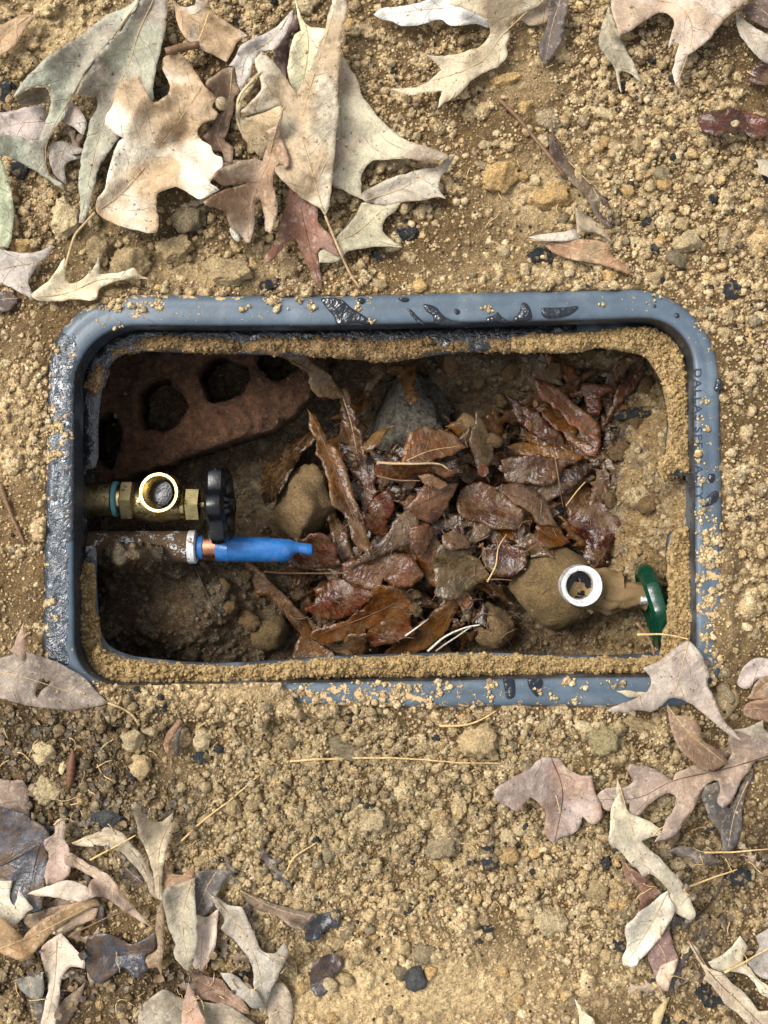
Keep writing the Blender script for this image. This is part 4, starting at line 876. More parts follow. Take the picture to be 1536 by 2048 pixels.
# ------------------------------------------------------------------ meter box
box = empty('meter_box', (0, 0, 0))
tag(box, 'dark slate plastic rectangular ground box frame with rounded corners, set in soil', 'ground box')
prof = [(0.0, -.035), (0.0, .0015), (.03, .0045), (.09, .0072), (.18, .0085), (.30, .0090), (.42, .0086), (.52, .0088), (.66, .0092), (.80, .0090), (.90, .0086), (.965, .0076), (1.0, .0058), (1.0, LEDGE_Z - .002)]
NL = len(OUT); Vr = []; dirt = []; wet = []
for t, z in prof:
    zz = z if z > -.03 else .0015
    zp = .0058 if t == 1.0 else zz
    pl = OUT * (1 - t) + INN * t
    pl = pl + np.stack([fbm(pl[:, 0], pl[:, 1], 160, 2, 41), fbm(pl[:, 0], pl[:, 1], 160, 2, 42)], 1) * 2.0
    x, y = P(pl[:, 0], pl[:, 1], zp)
    zw = np.full(NL, z) + (.0006 * fbm(pl[:, 0], pl[:, 1], 300, 2, 43) if z > 0 else 0)
    Vr.append(np.stack([x, y, zw], 1))
    px, py = pl[:, 0], pl[:, 1]
    w = np.clip(1.25 * np.exp(-((px - 100) / 62) ** 4) * np.clip((py - 620) / 120, 0, 1) * np.clip((1370 - py) / 60, 0, 1), 0, 1)
    w = w * np.where(py > 1080, np.clip((150 - px) / 30, 0.1, 1), 1) * np.where(t > .8, .75, 1)
    wet.append(w)
    dd = .28 + .7 * np.exp(-((px - 330) / 260) ** 2 - ((py - 1400) / 50) ** 2) + .5 * np.exp(-((px - 760) / 260) ** 2 - ((py - 1390) / 40) ** 2) + .55 * np.exp(-((px - 1420) / 40) ** 2 - ((py - 1170) / 160) ** 2) + .4 * np.exp(-((px - 250) / 130) ** 2 - ((py - 600) / 50) ** 2) + .3 * (t < .1)
    dd += .5 * np.exp(-((px - 110) / 40) ** 2 - ((py - 860) / 70) ** 2)
    dirt.append(np.clip(dd - .2 * (np.abs(px - 1000) < 250) * (py < 700), 0, 1))
Vr = np.vstack(Vr); Fr = []
for i in range(len(prof) - 1):
    for k in range(NL):
        k2 = (k + 1) % NL
        Fr.append([i * NL + k, (i + 1) * NL + k, (i + 1) * NL + k2, i * NL + k2][::-1])
nsp = len(prof) - 2
rim = mesh_obj('rim', Vr[:(nsp + 1) * NL], [f for f in Fr if max(f) < (nsp + 1) * NL], M['plastic'], box, attrs=dict(wet=np.concatenate(wet[:nsp + 1]), dirt=np.concatenate(dirt[:nsp + 1])))
wv = Vr[nsp * NL:]
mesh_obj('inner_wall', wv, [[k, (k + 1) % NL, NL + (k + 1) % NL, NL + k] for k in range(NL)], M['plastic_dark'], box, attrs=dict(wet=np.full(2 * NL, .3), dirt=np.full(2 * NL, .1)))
# ledge: a shelf with a notch at each end for the pipes
lo = []
for p in wv[NL:]:
    f = (CAM_H - LEDGE_Z) / CAM_H * S
    lo.append((p[0] * 1.004 / f + 768, 1024 - p[1] * 1.004 / f))
lo = resample(np.array(lo), 9)
hole_s = resample(catmull(HOLE, True, 3), 7)
v2, f2 = triangulate(lo, 14, [hole_s], .2, 3)
x, y = P(v2[:, 0], v2[:, 1], LEDGE_Z); zl = LEDGE_Z + .0008 * fbm(v2[:, 0], v2[:, 1], 120, 2, 44)
Vl, Fl = shell(np.stack([x, y, zl], 1), f2, np.array([0, 0, -.0035]))
wl_ = np.clip(np.exp(-((v2[:, 0] - 175) / 40) ** 2) * (v2[:, 1] < 1120) + .7 * (v2[:, 1] < 720) * (v2[:, 0] < 1150), 0, 1)
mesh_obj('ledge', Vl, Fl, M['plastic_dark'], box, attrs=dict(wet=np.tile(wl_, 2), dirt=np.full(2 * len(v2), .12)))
sk = []
for t, (z, fl) in enumerate(((LEDGE_Z - .001, 1.012), (-.06, 1.03), (-.24, 1.10))):
    q = wv[NL:].copy(); q[:, :2] *= fl; q[:, 2] = z; sk.append(q)
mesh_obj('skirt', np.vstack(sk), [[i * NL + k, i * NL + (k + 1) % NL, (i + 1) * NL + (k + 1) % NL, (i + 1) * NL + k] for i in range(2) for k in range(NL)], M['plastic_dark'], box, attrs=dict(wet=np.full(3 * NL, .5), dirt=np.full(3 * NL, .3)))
# moulded lettering on the right side of the rim, read from the top down
fc = bpy.data.curves.new('lettering', 'FONT'); fc.body = 'DALLAS SPECIALTY'; fc.size = .0079; fc.extrude = .00045; fc.space_character = 1.18; fc.bevel_depth = .00008
fo = bpy.data.objects.new('tmp', fc); COL.objects.link(fo)
bpy.context.view_layer.update()
tm = bpy.data.meshes.new_from_object(fo.evaluated_get(bpy.context.evaluated_depsgraph_get()))
bpy.data.objects.remove(fo)
lt = bpy.data.objects.new('lettering', tm); COL.objects.link(lt); tm.materials.append(M['letters'])
lt.parent = rim
tw = max(v.co.x for v in tm.vertices)
a_, b_ = P3(1387.5, 736, RIM_Z), P3(1387.5, 1000, RIM_Z)
lt.location = (a_.x, a_.y, .00885); lt.rotation_euler = (0, 0, -math.pi / 2 + .012)
lt.scale = ((a_.y - b_.y) / tw, 1, 1)

# ------------------------------------------------------------------ pit floor
PG = Grid(60, 590, 1480, 1430, 3.5)
def pb(x, y, sx, sy): return np.exp(-((PG.X - x) / sx) ** 2 - ((PG.Y - y) / sy) ** 2)
pbase = -.137 + .088 * pb(1345, 970, 130, 190) + .03 * pb(1300, 1180, 150, 120) + .04 * pb(1050, 720, 260, 75) + .026 * pb(870, 1040, 230, 170) + .022 * pb(1040, 1290, 110, 60) + .018 * pb(450, 1190, 160, 100) + .098 * pb(255, 1108, 105, 42) + .05 * pb(310, 1230, 190, 110) + .05 * pb(1390, 1150, 40, 160)
pbase += .010 * fbm(PG.X, PG.Y, 130, 3, 51) + .0065 * fbm(PG.X, PG.Y, 40, 3, 52)
PZ = pbase.copy()
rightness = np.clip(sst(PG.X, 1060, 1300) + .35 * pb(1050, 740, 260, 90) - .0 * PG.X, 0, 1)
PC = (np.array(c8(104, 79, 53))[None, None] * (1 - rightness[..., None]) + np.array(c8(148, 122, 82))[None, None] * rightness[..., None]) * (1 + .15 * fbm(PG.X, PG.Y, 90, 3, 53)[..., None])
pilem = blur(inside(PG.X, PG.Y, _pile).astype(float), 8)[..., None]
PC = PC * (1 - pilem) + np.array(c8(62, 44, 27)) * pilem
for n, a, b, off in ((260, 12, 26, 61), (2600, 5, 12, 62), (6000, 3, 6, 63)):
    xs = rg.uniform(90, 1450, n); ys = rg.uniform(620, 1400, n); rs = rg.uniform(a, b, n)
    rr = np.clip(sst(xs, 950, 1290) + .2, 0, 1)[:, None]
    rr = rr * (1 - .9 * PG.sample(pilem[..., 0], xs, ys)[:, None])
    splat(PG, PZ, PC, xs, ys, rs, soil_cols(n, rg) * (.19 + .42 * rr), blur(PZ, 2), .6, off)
x, y = P(PG.X, PG.Y, PZ)
ny, nx = PG.shape; idx = np.arange(ny * nx).reshape(ny, nx)
pq = np.stack([idx[1:, :-1], idx[1:, 1:], idx[:-1, 1:], idx[:-1, :-1]], -1).reshape(-1, 4)
pwet = np.clip(.75 * (1 - rightness) + .6 * pilem[..., 0] + .1 + .3 * fbm(PG.X, PG.Y, 110, 2, 55), 0, 1)
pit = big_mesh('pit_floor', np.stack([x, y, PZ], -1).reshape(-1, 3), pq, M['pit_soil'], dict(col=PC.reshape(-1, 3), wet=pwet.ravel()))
pit['kind'] = 'structure'
HTP = PG.sample(PZ, CG.X, CG.Y)

# ------------------------------------------------------------------ solid pieces in the pit
def sphere_noise(v, seed, freq=2.0, n=10):
    rg_ = np.random.default_rng(seed); t = np.zeros(len(v))
    for i in range(n):
        k = rg_.normal(0, 1, 3); k = k / np.linalg.norm(k) * freq * (1 + i * .45)
        t += np.sin(v @ k + rg_.uniform(0, 6.28)) / (1 + i * .5)
    return t / 3.0

def rock_geo(sub, seed, facets=0, rough=.10, freq=2.2):
    v, f = ICO[sub]; v = v.copy()
    rg_ = np.random.default_rng(seed)
    for _ in range(facets):
        n_ = rg_.normal(0, 1, 3); n_ /= np.linalg.norm(n_); d = rg_.uniform(.62, .86)
        q = v @ n_ - d; v = v - np.clip(q, 0, None)[:, None] * n_ * .95
    v = v * (1 + rough * sphere_noise(v, seed, freq) + rough * .55 * sphere_noise(v, seed + 9, freq * 3.3) + rough * .4 * sphere_noise(v, seed + 19, freq * 8))[:, None]
    return v, f

def raise_map(Hm, px, py, rx, ry, z):
    m = ((CG.X - px) / rx) ** 2 + ((CG.Y - py) / ry) ** 2
    Hm[:] = np.where(m < 1, np.maximum(Hm, z - .3 * np.minimum(rx, ry) * S * m), Hm)

def rock(name, label, cat, px, py, rx, ry, rz, z, mat, seed, facets=8, rot=0.0, sub=4, rough=.10, group=None, Hm=None):
    v, f = rock_geo(sub, seed, facets, rough)
    k = S * (CAM_H - z) / CAM_H
    c, s = math.cos(rot), math.sin(rot)
    X, Y, Zz = v[:, 0] * rx * k, v[:, 1] * ry * k, v[:, 2] * rz
    loc = P3(px, py, z)
    o = mesh_obj(name, np.stack([X * c - Y * s, X * s + Y * c, Zz], 1), f, mat)
    o.location = loc
    tag(o, label, cat, group)
    if Hm is not None: raise_map(Hm, px, py, rx, ry, z + rz)
    return o

M['rock'] = mat_stone('tan_rock', c8(142, 116, 78), .8, contrast=.4, scale=60)
M['cobble'] = mat_stone('mud_coated_stone', c8(122, 100, 64), .85, contrast=.35, scale=90)
M['charcoal'] = mat_stone('charcoal', c8(112, 106, 94), .6, dust=c8(58, 48, 36), contrast=.8, scale=260)
M['brick'] = mat_stone('wet_mud_brick', c8(92, 64, 46), .13, dust=c8(80, 60, 40), contrast=.8, scale=150)
rock('rock', 'tan angular rock standing right of the brass valve in the pit', 'rock', 606, 1006, 60, 84, .034, -.098, M['rock'], 21, 12, .12, rough=.15, Hm=HTP)
rock('cobble', 'round mud coated stone beside the silver ring in the pit', 'stone', 1102, 1176, 84, 90, .034, -.094, M['cobble'], 36, 1, .5, rough=.09, Hm=HTP)
rock('charcoal_block', 'crumbly dark grey block under the hook shaped leaf', 'block', 835, 840, 84, 96, .030, -.109, M['charcoal'], 47, 9, .2, rough=.24, Hm=HTP)
rock('pit_clod', 'small tan stone at the right of the charcoal block', 'stone', 932, 846, 24, 26, .012, -.09, M['rock'], 5, 6, Hm=HTP)
rock('pit_clod', 'tan stone below the brown straw in the pit corner', 'stone', 985, 1250, 45, 50, .02, -.10, M['rock'], 8, 6, Hm=HTP)
rock('pit_clod', 'grey stone at the lower left of the pit', 'stone', 535, 1262, 44, 40, .02, -.118, M['cobble'], 9, 6, Hm=HTP)

# perforated brick
br_o = catmull(np.array([(150, 700), (300, 690), (480, 690), (640, 690), (655, 745), (610, 800), (560, 850), (470, 880), (400, 905), (310, 935), (240, 960), (150, 970)], float), True, 4)
br_o = resample(br_o, 8); br_o = br_o + np.stack([fbm(br_o[:, 0], br_o[:, 1], 30, 3, 73), fbm(br_o[:, 0], br_o[:, 1], 30, 3, 74)], 1) * 5
def ellipse(cx, cy, rx, ry, n=26, seed=0):
    a = np.linspace(0, 2 * math.pi, n, endpoint=False)
    k = 1 + .07 * np.sin(3 * a + seed) + .06 * np.sin(5 * a + 2 * seed) + .04 * np.sin(9 * a + seed)
    return np.stack([cx + rx * k * np.cos(a), cy + ry * k * np.sin(a)], 1)
br_h = [ellipse(321, 812, 50, 54, seed=1), ellipse(446, 758, 52, 46, seed=2), ellipse(556, 722, 44, 36, seed=3), ellipse(212, 880, 31, 56, seed=4)]
v2, f2 = triangulate(br_o, 5, br_h, .3, 8)
dd = np.minimum.reduce([poly_dist(v2[:, 0], v2[:, 1], h)[0] for h in br_h] + [poly_dist(v2[:, 0], v2[:, 1], br_o)[0]])
zb = -.084 + .008 * fbm(v2[:, 0], v2[:, 1], 60, 4, 71) + .0045 * fbm(v2[:, 0], v2[:, 1], 16, 3, 72) + .004 * np.clip(dd / 9, 0, 1) - .006
x, y = P(v2[:, 0], v2[:, 1], zb)
Vb, Fb = shell(np.stack([x, y, zb], 1), f2, np.array([0, 0, -.06]))
o = mesh_obj('hollow_brick', Vb, Fb, M['brick'])
tag(o, 'wet red brown brick with round holes in the upper left of the pit', 'brick')
HTP[:] = np.where(inside(CG.X, CG.Y, br_o) , np.maximum(HTP, -.084), HTP)

# ------------------------------------------------------------------ fittings
BRASS = mat_metal('bright_brass', c8(192, 172, 118), .2, grime=c8(96, 78, 46), gl=.64)
BRONZE = mat_metal('dull_bronze', c8(166, 150, 108), .36, grime=c8(70, 56, 36), gl=.56)
STEEL = mat_metal('bright_steel', c8(255, 255, 252), .5)
MUDMETAL = mat_metal('muddy_metal', c8(176, 160, 124), .28, grime=c8(118, 96, 62), gl=.36, bump=1.0)
COPPER = mat_metal('copper', c8(198, 140, 110), .3)
BLACKP = mat_metal('black_enamel', c8(14, 15, 18), .18, grime=c8(150, 124, 84), gl=.66, metal=0.0, bump=.5)
GREENP = mat_metal('green_enamel', c8(8, 54, 37), .2, grime=c8(112, 90, 58), gl=.63, metal=0.0, bump=.3)
BLUEP = mat_metal('blue_plastic', c8(40, 102, 166), .26, grime=c8(112, 86, 54), gl=.60, metal=0.0)
PVC = mat_metal('muddy_white_plastic', c8(206, 212, 214), .35, grime=c8(78, 58, 37), gl=.412, metal=0.0, bump=.6)
TEAL = mat_metal('teal_tape', c8(92, 146, 150), .5, metal=0.0)
DARKW = mat_metal('dark_water', c8(8, 8, 8), .04, metal=0.0, bump=.25)

def kz(z): return S * (CAM_H - z) / CAM_H
def hexf(a):
    m = (a % (math.pi / 3)) - math.pi / 6
    return math.cos(math.pi / 6) / math.cos(m)
def part(name, geo, mat, parent, smooth=True):
    o = mesh_obj(name, geo[0], geo[1], mat, parent, smooth)
    if smooth:
        for p in o.data.polygons: p.use_smooth = True
        try: o.data.set_sharp_from_angle(angle=R(38))
        except Exception: pass
    return o
def barrel(px0, px1, py, z, rpx, bev=.12, extra=None, square=None, seg=40, ax=(1, 0, 0)):
    k = kz(z); L_ = (px1 - px0) * k; r = rpx * k; b = min(r * bev, L_ * .3)
    pr = [(0, 0.001), (0, r - b), (b * .6, r)] + ([(t * L_, rr * k) for t, rr in extra] if extra else []) + [(L_ - b * .6, r), (L_, r - b), (L_, 0.001)]
    return lathe_geo(pr, P3(px0, py, z), ax, seg, square)
def socket(px, py, z, rpx, depth, ax, thread=True, inner=.64):
    k = kz(z); r = rpx * k
    pr = [(-depth, r * .55), (-depth * .8, r * .8), (-depth * .45, r * .84), (-depth * .4, r * .98)]
    n = 3
    for i in range(n):
        t = -depth * .4 + depth * .34 * (i + .5) / n
        pr += [(t, r * .95), (t + depth * .05, r * 1.0)]
    pr += [(-.0008, r), (0, r * .965), (0, r * .83)]
    q = .83
    for i in range(5):
        t = -.001 - i * .0022
        pr += [(t, r * (.80 - .01 * i)), (t - .0011, r * (.74 - .012 * i))]
    pr += [(-depth * .62, r * inner), (-depth * .62, r * .001)]
    return lathe_geo(pr, P3(px, py, z), ax, 48)
def disc(px, py, z, rpx, ax, mat, parent, name):
    k = kz(z); pr = [(-.0006, rpx * k * 1.0), (0, rpx * k * .98), (0.0003, rpx * k * .5), (0, .0002)]
    return part(name, lathe_geo(pr, P3(px, py, z), ax, 32), mat, parent)
def wheel_geo(px, py, z, rpx, ax, th, lobes, amp, seg=84):
    k = kz(z); r = rpx * k
    pr = [(-th * .3, .002), (-th * .35, r * .2), (-th * .18, r * .3), (-th * .18, r * .62), (-th * .4, r * .72), (-th * .5, r * .84), (-th * .32, r * .97), (0, r), (th * .32, r * .97),
          (th * .5, r * .84), (th * .4, r * .72), (th * .18, r * .62), (th * .18, r * .3), (th * .45, r * .2), (th * .45, .002)]
    return lathe_geo(pr, P3(px, py, z), ax, seg, lambda a: 1 + amp * math.cos(lobes * a))

zv = -.055
valve = empty('brass_valve', P3(300, 1000, zv - .02)); valve_inv = Matrix.Translation(-Vector(valve.location))
tag(valve, 'brass hose valve with upright open socket and black handwheel at left', 'valve')
def vp(name, geo, mat, parent=None, root=valve, smooth=True):
    inv = Vector(root.location)
    g = ([tuple(Vector(v) - inv) for v in geo[0]], geo[1])
    return part(name, g, mat, parent or root, smooth)
vp('pipe_stub', barrel(132, 228, 998, zv, 34, extra=[(.3, 34), (.32, 33), (.5, 34.5)]), BRONZE)
vp('sealing_tape', barrel(227, 237, 998, zv, 35.5, .1), TEAL)
vp('bright_ring', barrel(237, 246, 998, zv, 30), BRASS)
vp('hex_collar', barrel(245, 271, 1001, zv, 42, .1, square=hexf, seg=48), BRONZE)
vp('body', barrel(268, 374, 1006, zv - .004, 33, .2, extra=[(.3, 37), (.5, 39), (.7, 36)]), BRONZE)
sk_ = vp('outlet_socket', socket(317, 985, zv + .034, 41, .034, (-.10, .05, 1)), BRASS)
w_ = disc(318, 986, zv + .019, 28, (-.10, .05, 1), DARKW, None, 'water_in_socket'); w_.data.transform(valve_inv); w_.parent = sk_
vp('packing_nut', barrel(372, 403, 1009, zv + .002, 35, .14, square=hexf, seg=48), BRASS)
vp('thin_flange', barrel(362, 373, 1009, zv + .002, 30), BRASS)
vp('stem', barrel(400, 425, 1009, zv + .002, 8), BRASS)
hw = vp('handwheel', wheel_geo(441, 1011, zv + .006, 79, (1, .04, .03), .015, 6, .10), BLACKP)
vp('wheel_nut', barrel(452, 468, 1009, zv + .006, 13, .2, square=hexf, seg=24), BLACKP, hw)
for m_k in (valve,): raise_map(HTP, 300, 1000, 110, 35, zv + .01)

zp_ = -.062
pipe = empty('supply_pipe', P3(400, 1095, zp_ - .01))
tag(pipe, 'bright blue plastic pipe with copper band, set in a muddy white sleeve', 'pipe')
vpp = lambda n, g, m, p=None: vp(n, g, m, p, root=pipe)
vpp('white_sleeve', barrel(150, 393, 1094, zp_, 32, .1), PVC)
vpp('sleeve_cap', barrel(377, 394, 1094, zp_ + .0004, 33.5, .1), mat_metal('white_plastic', c8(212, 216, 218), .35, grime=c8(96, 72, 44), gl=.56, metal=0.0))
vpp('blue_collar', barrel(395, 409, 1095, zp_ + .001, 24, .15), BLUEP)
vpp('copper_band', barrel(408, 434, 1095, zp_ + .001, 25.5, .06), COPPER)
k = kz(zp_); Vt, Ft = [], []
rings = [(433, 25.5, 25.5, 1097), (440, 26, 26, 1097), (456, 26, 26, 1097.5), (458, 27, 27, 1097.5), (462, 25.5, 25.5, 1098), (520, 25, 25, 1099), (568, 23.5, 24, 1101), (578, 21.5, 22, 1100), (584, 17.5, 18, 1097.5), (590, 13, 14, 1095.5), (597, 10.5, 11, 1095), (603, 10.8, 11, 1096.5), (612, 11.6, 12, 1098), (619, 11.6, 12, 1099), (624, 10.4, 10, 1099.5), (626, 6, 6, 1099.5)]
sg = 32
for px, ry, rz, cy in rings:
    c = P3(px, cy, zp_ + .001)
    for j in range(sg):
        a = 2 * math.pi * j / sg
        Vt.append((c.x, c.y + ry * k * math.sin(a), c.z + rz * k * math.cos(a)))
for i in range(len(rings) - 1):
    for j in range(sg):
        Ft.append([i * sg + j, (i + 1) * sg + j, (i + 1) * sg + (j + 1) % sg, i * sg + (j + 1) % sg])
Ft.append([(len(rings) - 1) * sg + j for j in range(sg)]); Ft.append(list(range(sg))[::-1])
vpp('blue_tube', (Vt, Ft), BLUEP)

zr = -.05
def muddy(g, amp, seed):
    v = np.array(g[0]); c = v.mean(0); q = (v - c) / .02
    n_ = sphere_noise(q, seed, 2.2) + .6 * sphere_noise(q, seed + 4, 6.0)
    d_ = v - c; d_[:, 0] = 0; d_ /= np.maximum(np.linalg.norm(d_, axis=1), 1e-6)[:, None]
    return [tuple(p) for p in v + d_ * (amp * n_)[:, None]], g[1]
rv = empty('muddy_valve', P3(1220, 1185, zr - .03))
tag(rv, 'mud coated valve with bright silver ring socket and green handwheel at right', 'valve')
vr = lambda n, g, m, p=None: vp(n, g, m, p, root=rv)
sr = vr('outlet_socket', socket(1164, 1172, zr + .012, 42, .034, (.02, 0, 1)), STEEL)
w_ = disc(1164, 1172, zr - .004, 29, (.02, 0, 1), DARKW, None, 'water_in_socket'); w_.data.transform(Matrix.Translation(-Vector(rv.location))); w_.parent = sr
vr('body', muddy(barrel(1120, 1250, 1180, zr - .022, 42, .4, extra=[(t_, 46 - 8 * t_) for t_ in np.linspace(.12, .88, 14)], seg=60), .0045, 5), MUDMETAL)
vr('bonnet', muddy(barrel(1200, 1296, 1190, zr - .014, 30, .3, extra=[(t_, 33 - 9 * t_) for t_ in np.linspace(.12, .88, 12)], seg=50), .0032, 9), MUDMETAL)
vr('stem', barrel(1280, 1330, 1200, zr - .006, 9), STEEL)
gw = vr('handwheel', wheel_geo(1310, 1216, zr - .004, 92, (.95, .27, .10), .0135, 10, .03), GREENP)
vr('wheel_hub', barrel(1312, 1345, 1205, zr - .002, 20, .2), GREENP, gw)
raise_map(HTP, 1165, 1180, 50, 50, zr)

# ------------------------------------------------------------------ leaves
def ht(Hm, px, py): return CG.sample(Hm, px, py)
def lap(z, e, n, fixed=None):
    cnt = np.zeros(len(z)); np.add.at(cnt, e[:, 0], 1); np.add.at(cnt, e[:, 1], 1); cnt = np.maximum(cnt, 1)
    for _ in range(n):
        s = np.zeros(len(z)); np.add.at(s, e[:, 0], z[e[:, 1]]); np.add.at(s, e[:, 1], z[e[:, 0]])
        z = .45 * z + .55 * s / cnt
    return z

def build_leaf(d, Hm, seed, inpit):
    if inpit:      # sodden leaves: ragged, half torn margins
        q_ = np.asarray(d['o'], float); cq = q_.mean(0); d['o'] = cq + (q_ - cq) * (1.0 if d.get('group') else 1.16)
    o = smooth_outline(d['o'], 4.5)
    if inpit and len(o) > 20: o = o + np.stack([fbm(o[:, 0], o[:, 1], 34, 3, seed + 23, .7), fbm(o[:, 0], o[:, 1], 34, 3, seed + 27, .7)], 1) * 9.0
    if len(o) > 20: o = o + np.stack([fbm(o[:, 0], o[:, 1], 14, 2, seed + 3), fbm(o[:, 0], o[:, 1], 14, 2, seed + 5)], 1) * 2.3
    holes = [resample(zk('D', h), 5) for h in d.get('holes', [])]
    v, f = triangulate(o, 7.0 if not inpit else 6.5, holes, .3, seed)
    mid = d['mid']
    hasmid = mid is not None
    if mid is None:
        c = v.mean(0); q = v - c; w, e = np.linalg.eigh(q.T @ q); ax = e[:, 1]; t = q @ ax
        mid = np.array([c + ax * t.min() * .92, c + ax * t.max() * .92])
        mid = np.array([mid[0], c + np.array([-ax[1], ax[0]]) * 4, mid[1]])
    mid = resample(catmull(mid, False, 6), 9, False)
    di, arc, sg = poly_dist(v[:, 0], v[:, 1], mid, False)
    wd = max(np.percentile(di, 96), 6)
    z0 = d.get('z', .004 if inpit else .01); curl = d.get('curl', .15); wave = d.get('wave', .0048) * (1.6 if not inpit else .8)
    low = ht(Hm, v[:, 0], v[:, 1])
    u = np.minimum(di / wd, 1.15)
    rs_ = np.random.default_rng(seed + 900).uniform(.5, 1.5, 2)
    shape = curl * min(wd, 75) * S * (1.2 if inpit else 3.0) * (.55 * u ** 2 + .45 * u - .25) * np.where(sg > 0, rs_[0], rs_[1]) - .0010 * np.exp(-(di / 7) ** 2) * (1 if curl > 0 else -1)
    shape += wave * fbm(v[:, 0], v[:, 1], 95, 2, seed + 11) + .42 * wave * fbm(v[:, 0], v[:, 1], 28, 2, seed + 13)
    # margins ripple
    shape += (.0030 if not inpit else .0014) * u ** 3 * np.sin(arc / 17.0 + seed)
    tx, ty = d.get('tilt', (0, 0)); c = v.mean(0)
    if inpit:
        A = np.stack([v[:, 0] - v[:, 0].mean(), v[:, 1] - v[:, 1].mean(), np.ones(len(v))], 1)
        cf = np.linalg.lstsq(A, low, rcond=None)[0]; cf[:2] *= .7
        pl_ = A @ cf; res = low - pl_
        z = pl_ + np.percentile(res, 75) + z0 + shape
    else:
        z = z0 + shape + tx * (v[:, 0] - c[0]) * S + ty * (v[:, 1] - c[1]) * S
    e = np.unique(np.sort(np.concatenate([f[:, [0, 1]], f[:, [1, 2]], f[:, [2, 0]]]), axis=1), axis=0)
    if not d.get('buried'):
        z = np.maximum(z, low + .0014) if not inpit else np.where(low + .001 > z, z + .8 * (low + .001 - z), z)
        z = lap(z, e, 5)
        if not inpit: z = np.maximum(z, low + .0006); z = lap(z, e, 1)
    if not inpit: z = np.minimum(z, .075)
    x, y = P(v[:, 0], v[:, 1], z)
    V, F = shell(np.stack([x, y, z], 1), f, np.array([0, 0, -.0002]))
    ca, cb = c8(*d['c']), c8(*d['c2'])
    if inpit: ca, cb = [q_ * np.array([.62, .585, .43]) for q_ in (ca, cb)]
    m = sst(fbm(v[:, 0], v[:, 1], 75, 3, seed + 19), -.22, .22)[:, None]
    if np.allclose(ca, cb) and not inpit: ca, cb = ca * .86, np.minimum(cb * 1.2 + .01, .85)
    col = ca * (1 - m) + cb * m
    if not inpit: col = (.88 * col + .12 * (col @ np.array([.3, .55, .15]))[:, None] * np.array([1.02, 1.0, .95])) * .95
    if d.get('spots'):
        s = sst(fbm(v[:, 0], v[:, 1], 9, 1, 77), .35, .6)[:, None]; col = col * (1 - .45 * s) + c8(88, 60, 36) * .45 * s
    wetl = inpit or d.get('wet', 0) > .3
    k = S
    sdv = np.stack([arc * k, di * sg * k, np.zeros(len(v))], 1)
    name = 'wet_leaf' if inpit else 'fallen_leaf'
    ob = mesh_obj(name, V, F, M['wet'] if wetl else M['leaf'], None, True, dict(col=np.tile(col, (2, 1))), np.tile(sdv, (2, 1)))
    tag(ob, d['label'], 'leaf', d.get('group'))
    # midrib and stalk are parts of the leaf
    if hasmid or wd > 24:
        inn = inside(mid[:, 0], mid[:, 1], o); pts = mid[inn]
        if len(pts) > 3:
            zi = np.array([z[np.argmin((v[:, 0] - p[0]) ** 2 + (v[:, 1] - p[1]) ** 2)] for p in pts])
            zi = np.convolve(np.pad(zi, 1, 'edge'), [.25, .5, .25], 'valid')
            q = [P3(p[0], p[1], zz + .00004) for p, zz in zip(pts, zi)]
            rr = [.00050 * (1 - .65 * i / len(q)) for i in range(len(q))]
            if d.get('stalk') is None and hasmid is False: rr = [r_ * .7 for r_ in rr]
            g = tube_geo(q, rr, 6)
            mesh_obj('midrib', g[0], g[1], M[d.get('rib', 'rib_dark' if wetl else 'rib_pale')], ob)
    if d.get('stalk'):
        kk = {'B': 'B', 'X': 'X', 'D': 'D'}[d['stalk_key']]
        sp = resample(catmull(zk(kk, d['stalk']), False, 5), 9, False)
        zs = ht(Hm, sp[:, 0], sp[:, 1]) + .0012; zs[0] = z[np.argmin((v[:, 0] - sp[0, 0]) ** 2 + (v[:, 1] - sp[0, 1]) ** 2)]
        zs = np.maximum(zs, np.linspace(zs[0], zs[-1], len(zs)))
        g = tube_geo([P3(a[0], a[1], b) for a, b in zip(sp, zs)], [.0009] * (len(sp) - 1) + [.0013], 7)
        mesh_obj('stalk', g[0], g[1], M['rib_pale' if not d.get('darkstalk') else 'twig'], ob)
    # remember the new top of the heap
    i = np.clip(((v[:, 0] - CG.x0) / CG.s).round().astype(int), 1, CG.shape[1] - 2); j = np.clip(((v[:, 1] - CG.y0) / CG.s).round().astype(int), 1, CG.shape[0] - 2)
    np.maximum.at(Hm, (j, i), z)
    for a, b in ((0, 1), (1, 0), (0, -1), (-1, 0)):
        np.maximum.at(Hm, (j + a, i + b), z - .0003)
    return ob

for d in LV:
    if 'stalk' in d: d['stalk_key'] = 'X' if 'oak leaf in the top left heap' in d['label'] else ('D' if 'torn dark hole' in d['label'] else 'B')
UNDER = []
_rg = np.random.default_rng(44)
for x0, y0, x1, y1, n, lab, grp in ((10, 1620, 560, 2040, 20, 'decayed brown leaf scrap lying under the lower left heap', 'decayed scraps under the lower left heap'),
                                    (30, 120, 640, 420, 9, 'brown leaf scrap deep under the top left heap', 'leaf scraps under the top left heap'),
                                    (1300, 1460, 1530, 2000, 8, 'dark leaf scrap on the soil under the right hand leaves', 'leaf scraps under the right hand leaves')):
    for i in range(n):
        x, y = _rg.uniform(x0, x1), _rg.uniform(y0, y1)
        cc = [(108, 86, 64), (86, 74, 62), (128, 104, 78), (74, 62, 54), (142, 120, 96)][_rg.integers(5)]
        UNDER.append(dict(label=lab, group=grp, o=np.array(filler_outline(x, y, _rg.uniform(30, 75), _rg.uniform(14, 34), _rg.uniform(0, 6.28), 700 + i + int(x0))), mid=None, c=cc, c2=cc, z=.004, curl=_rg.uniform(0, .3)))
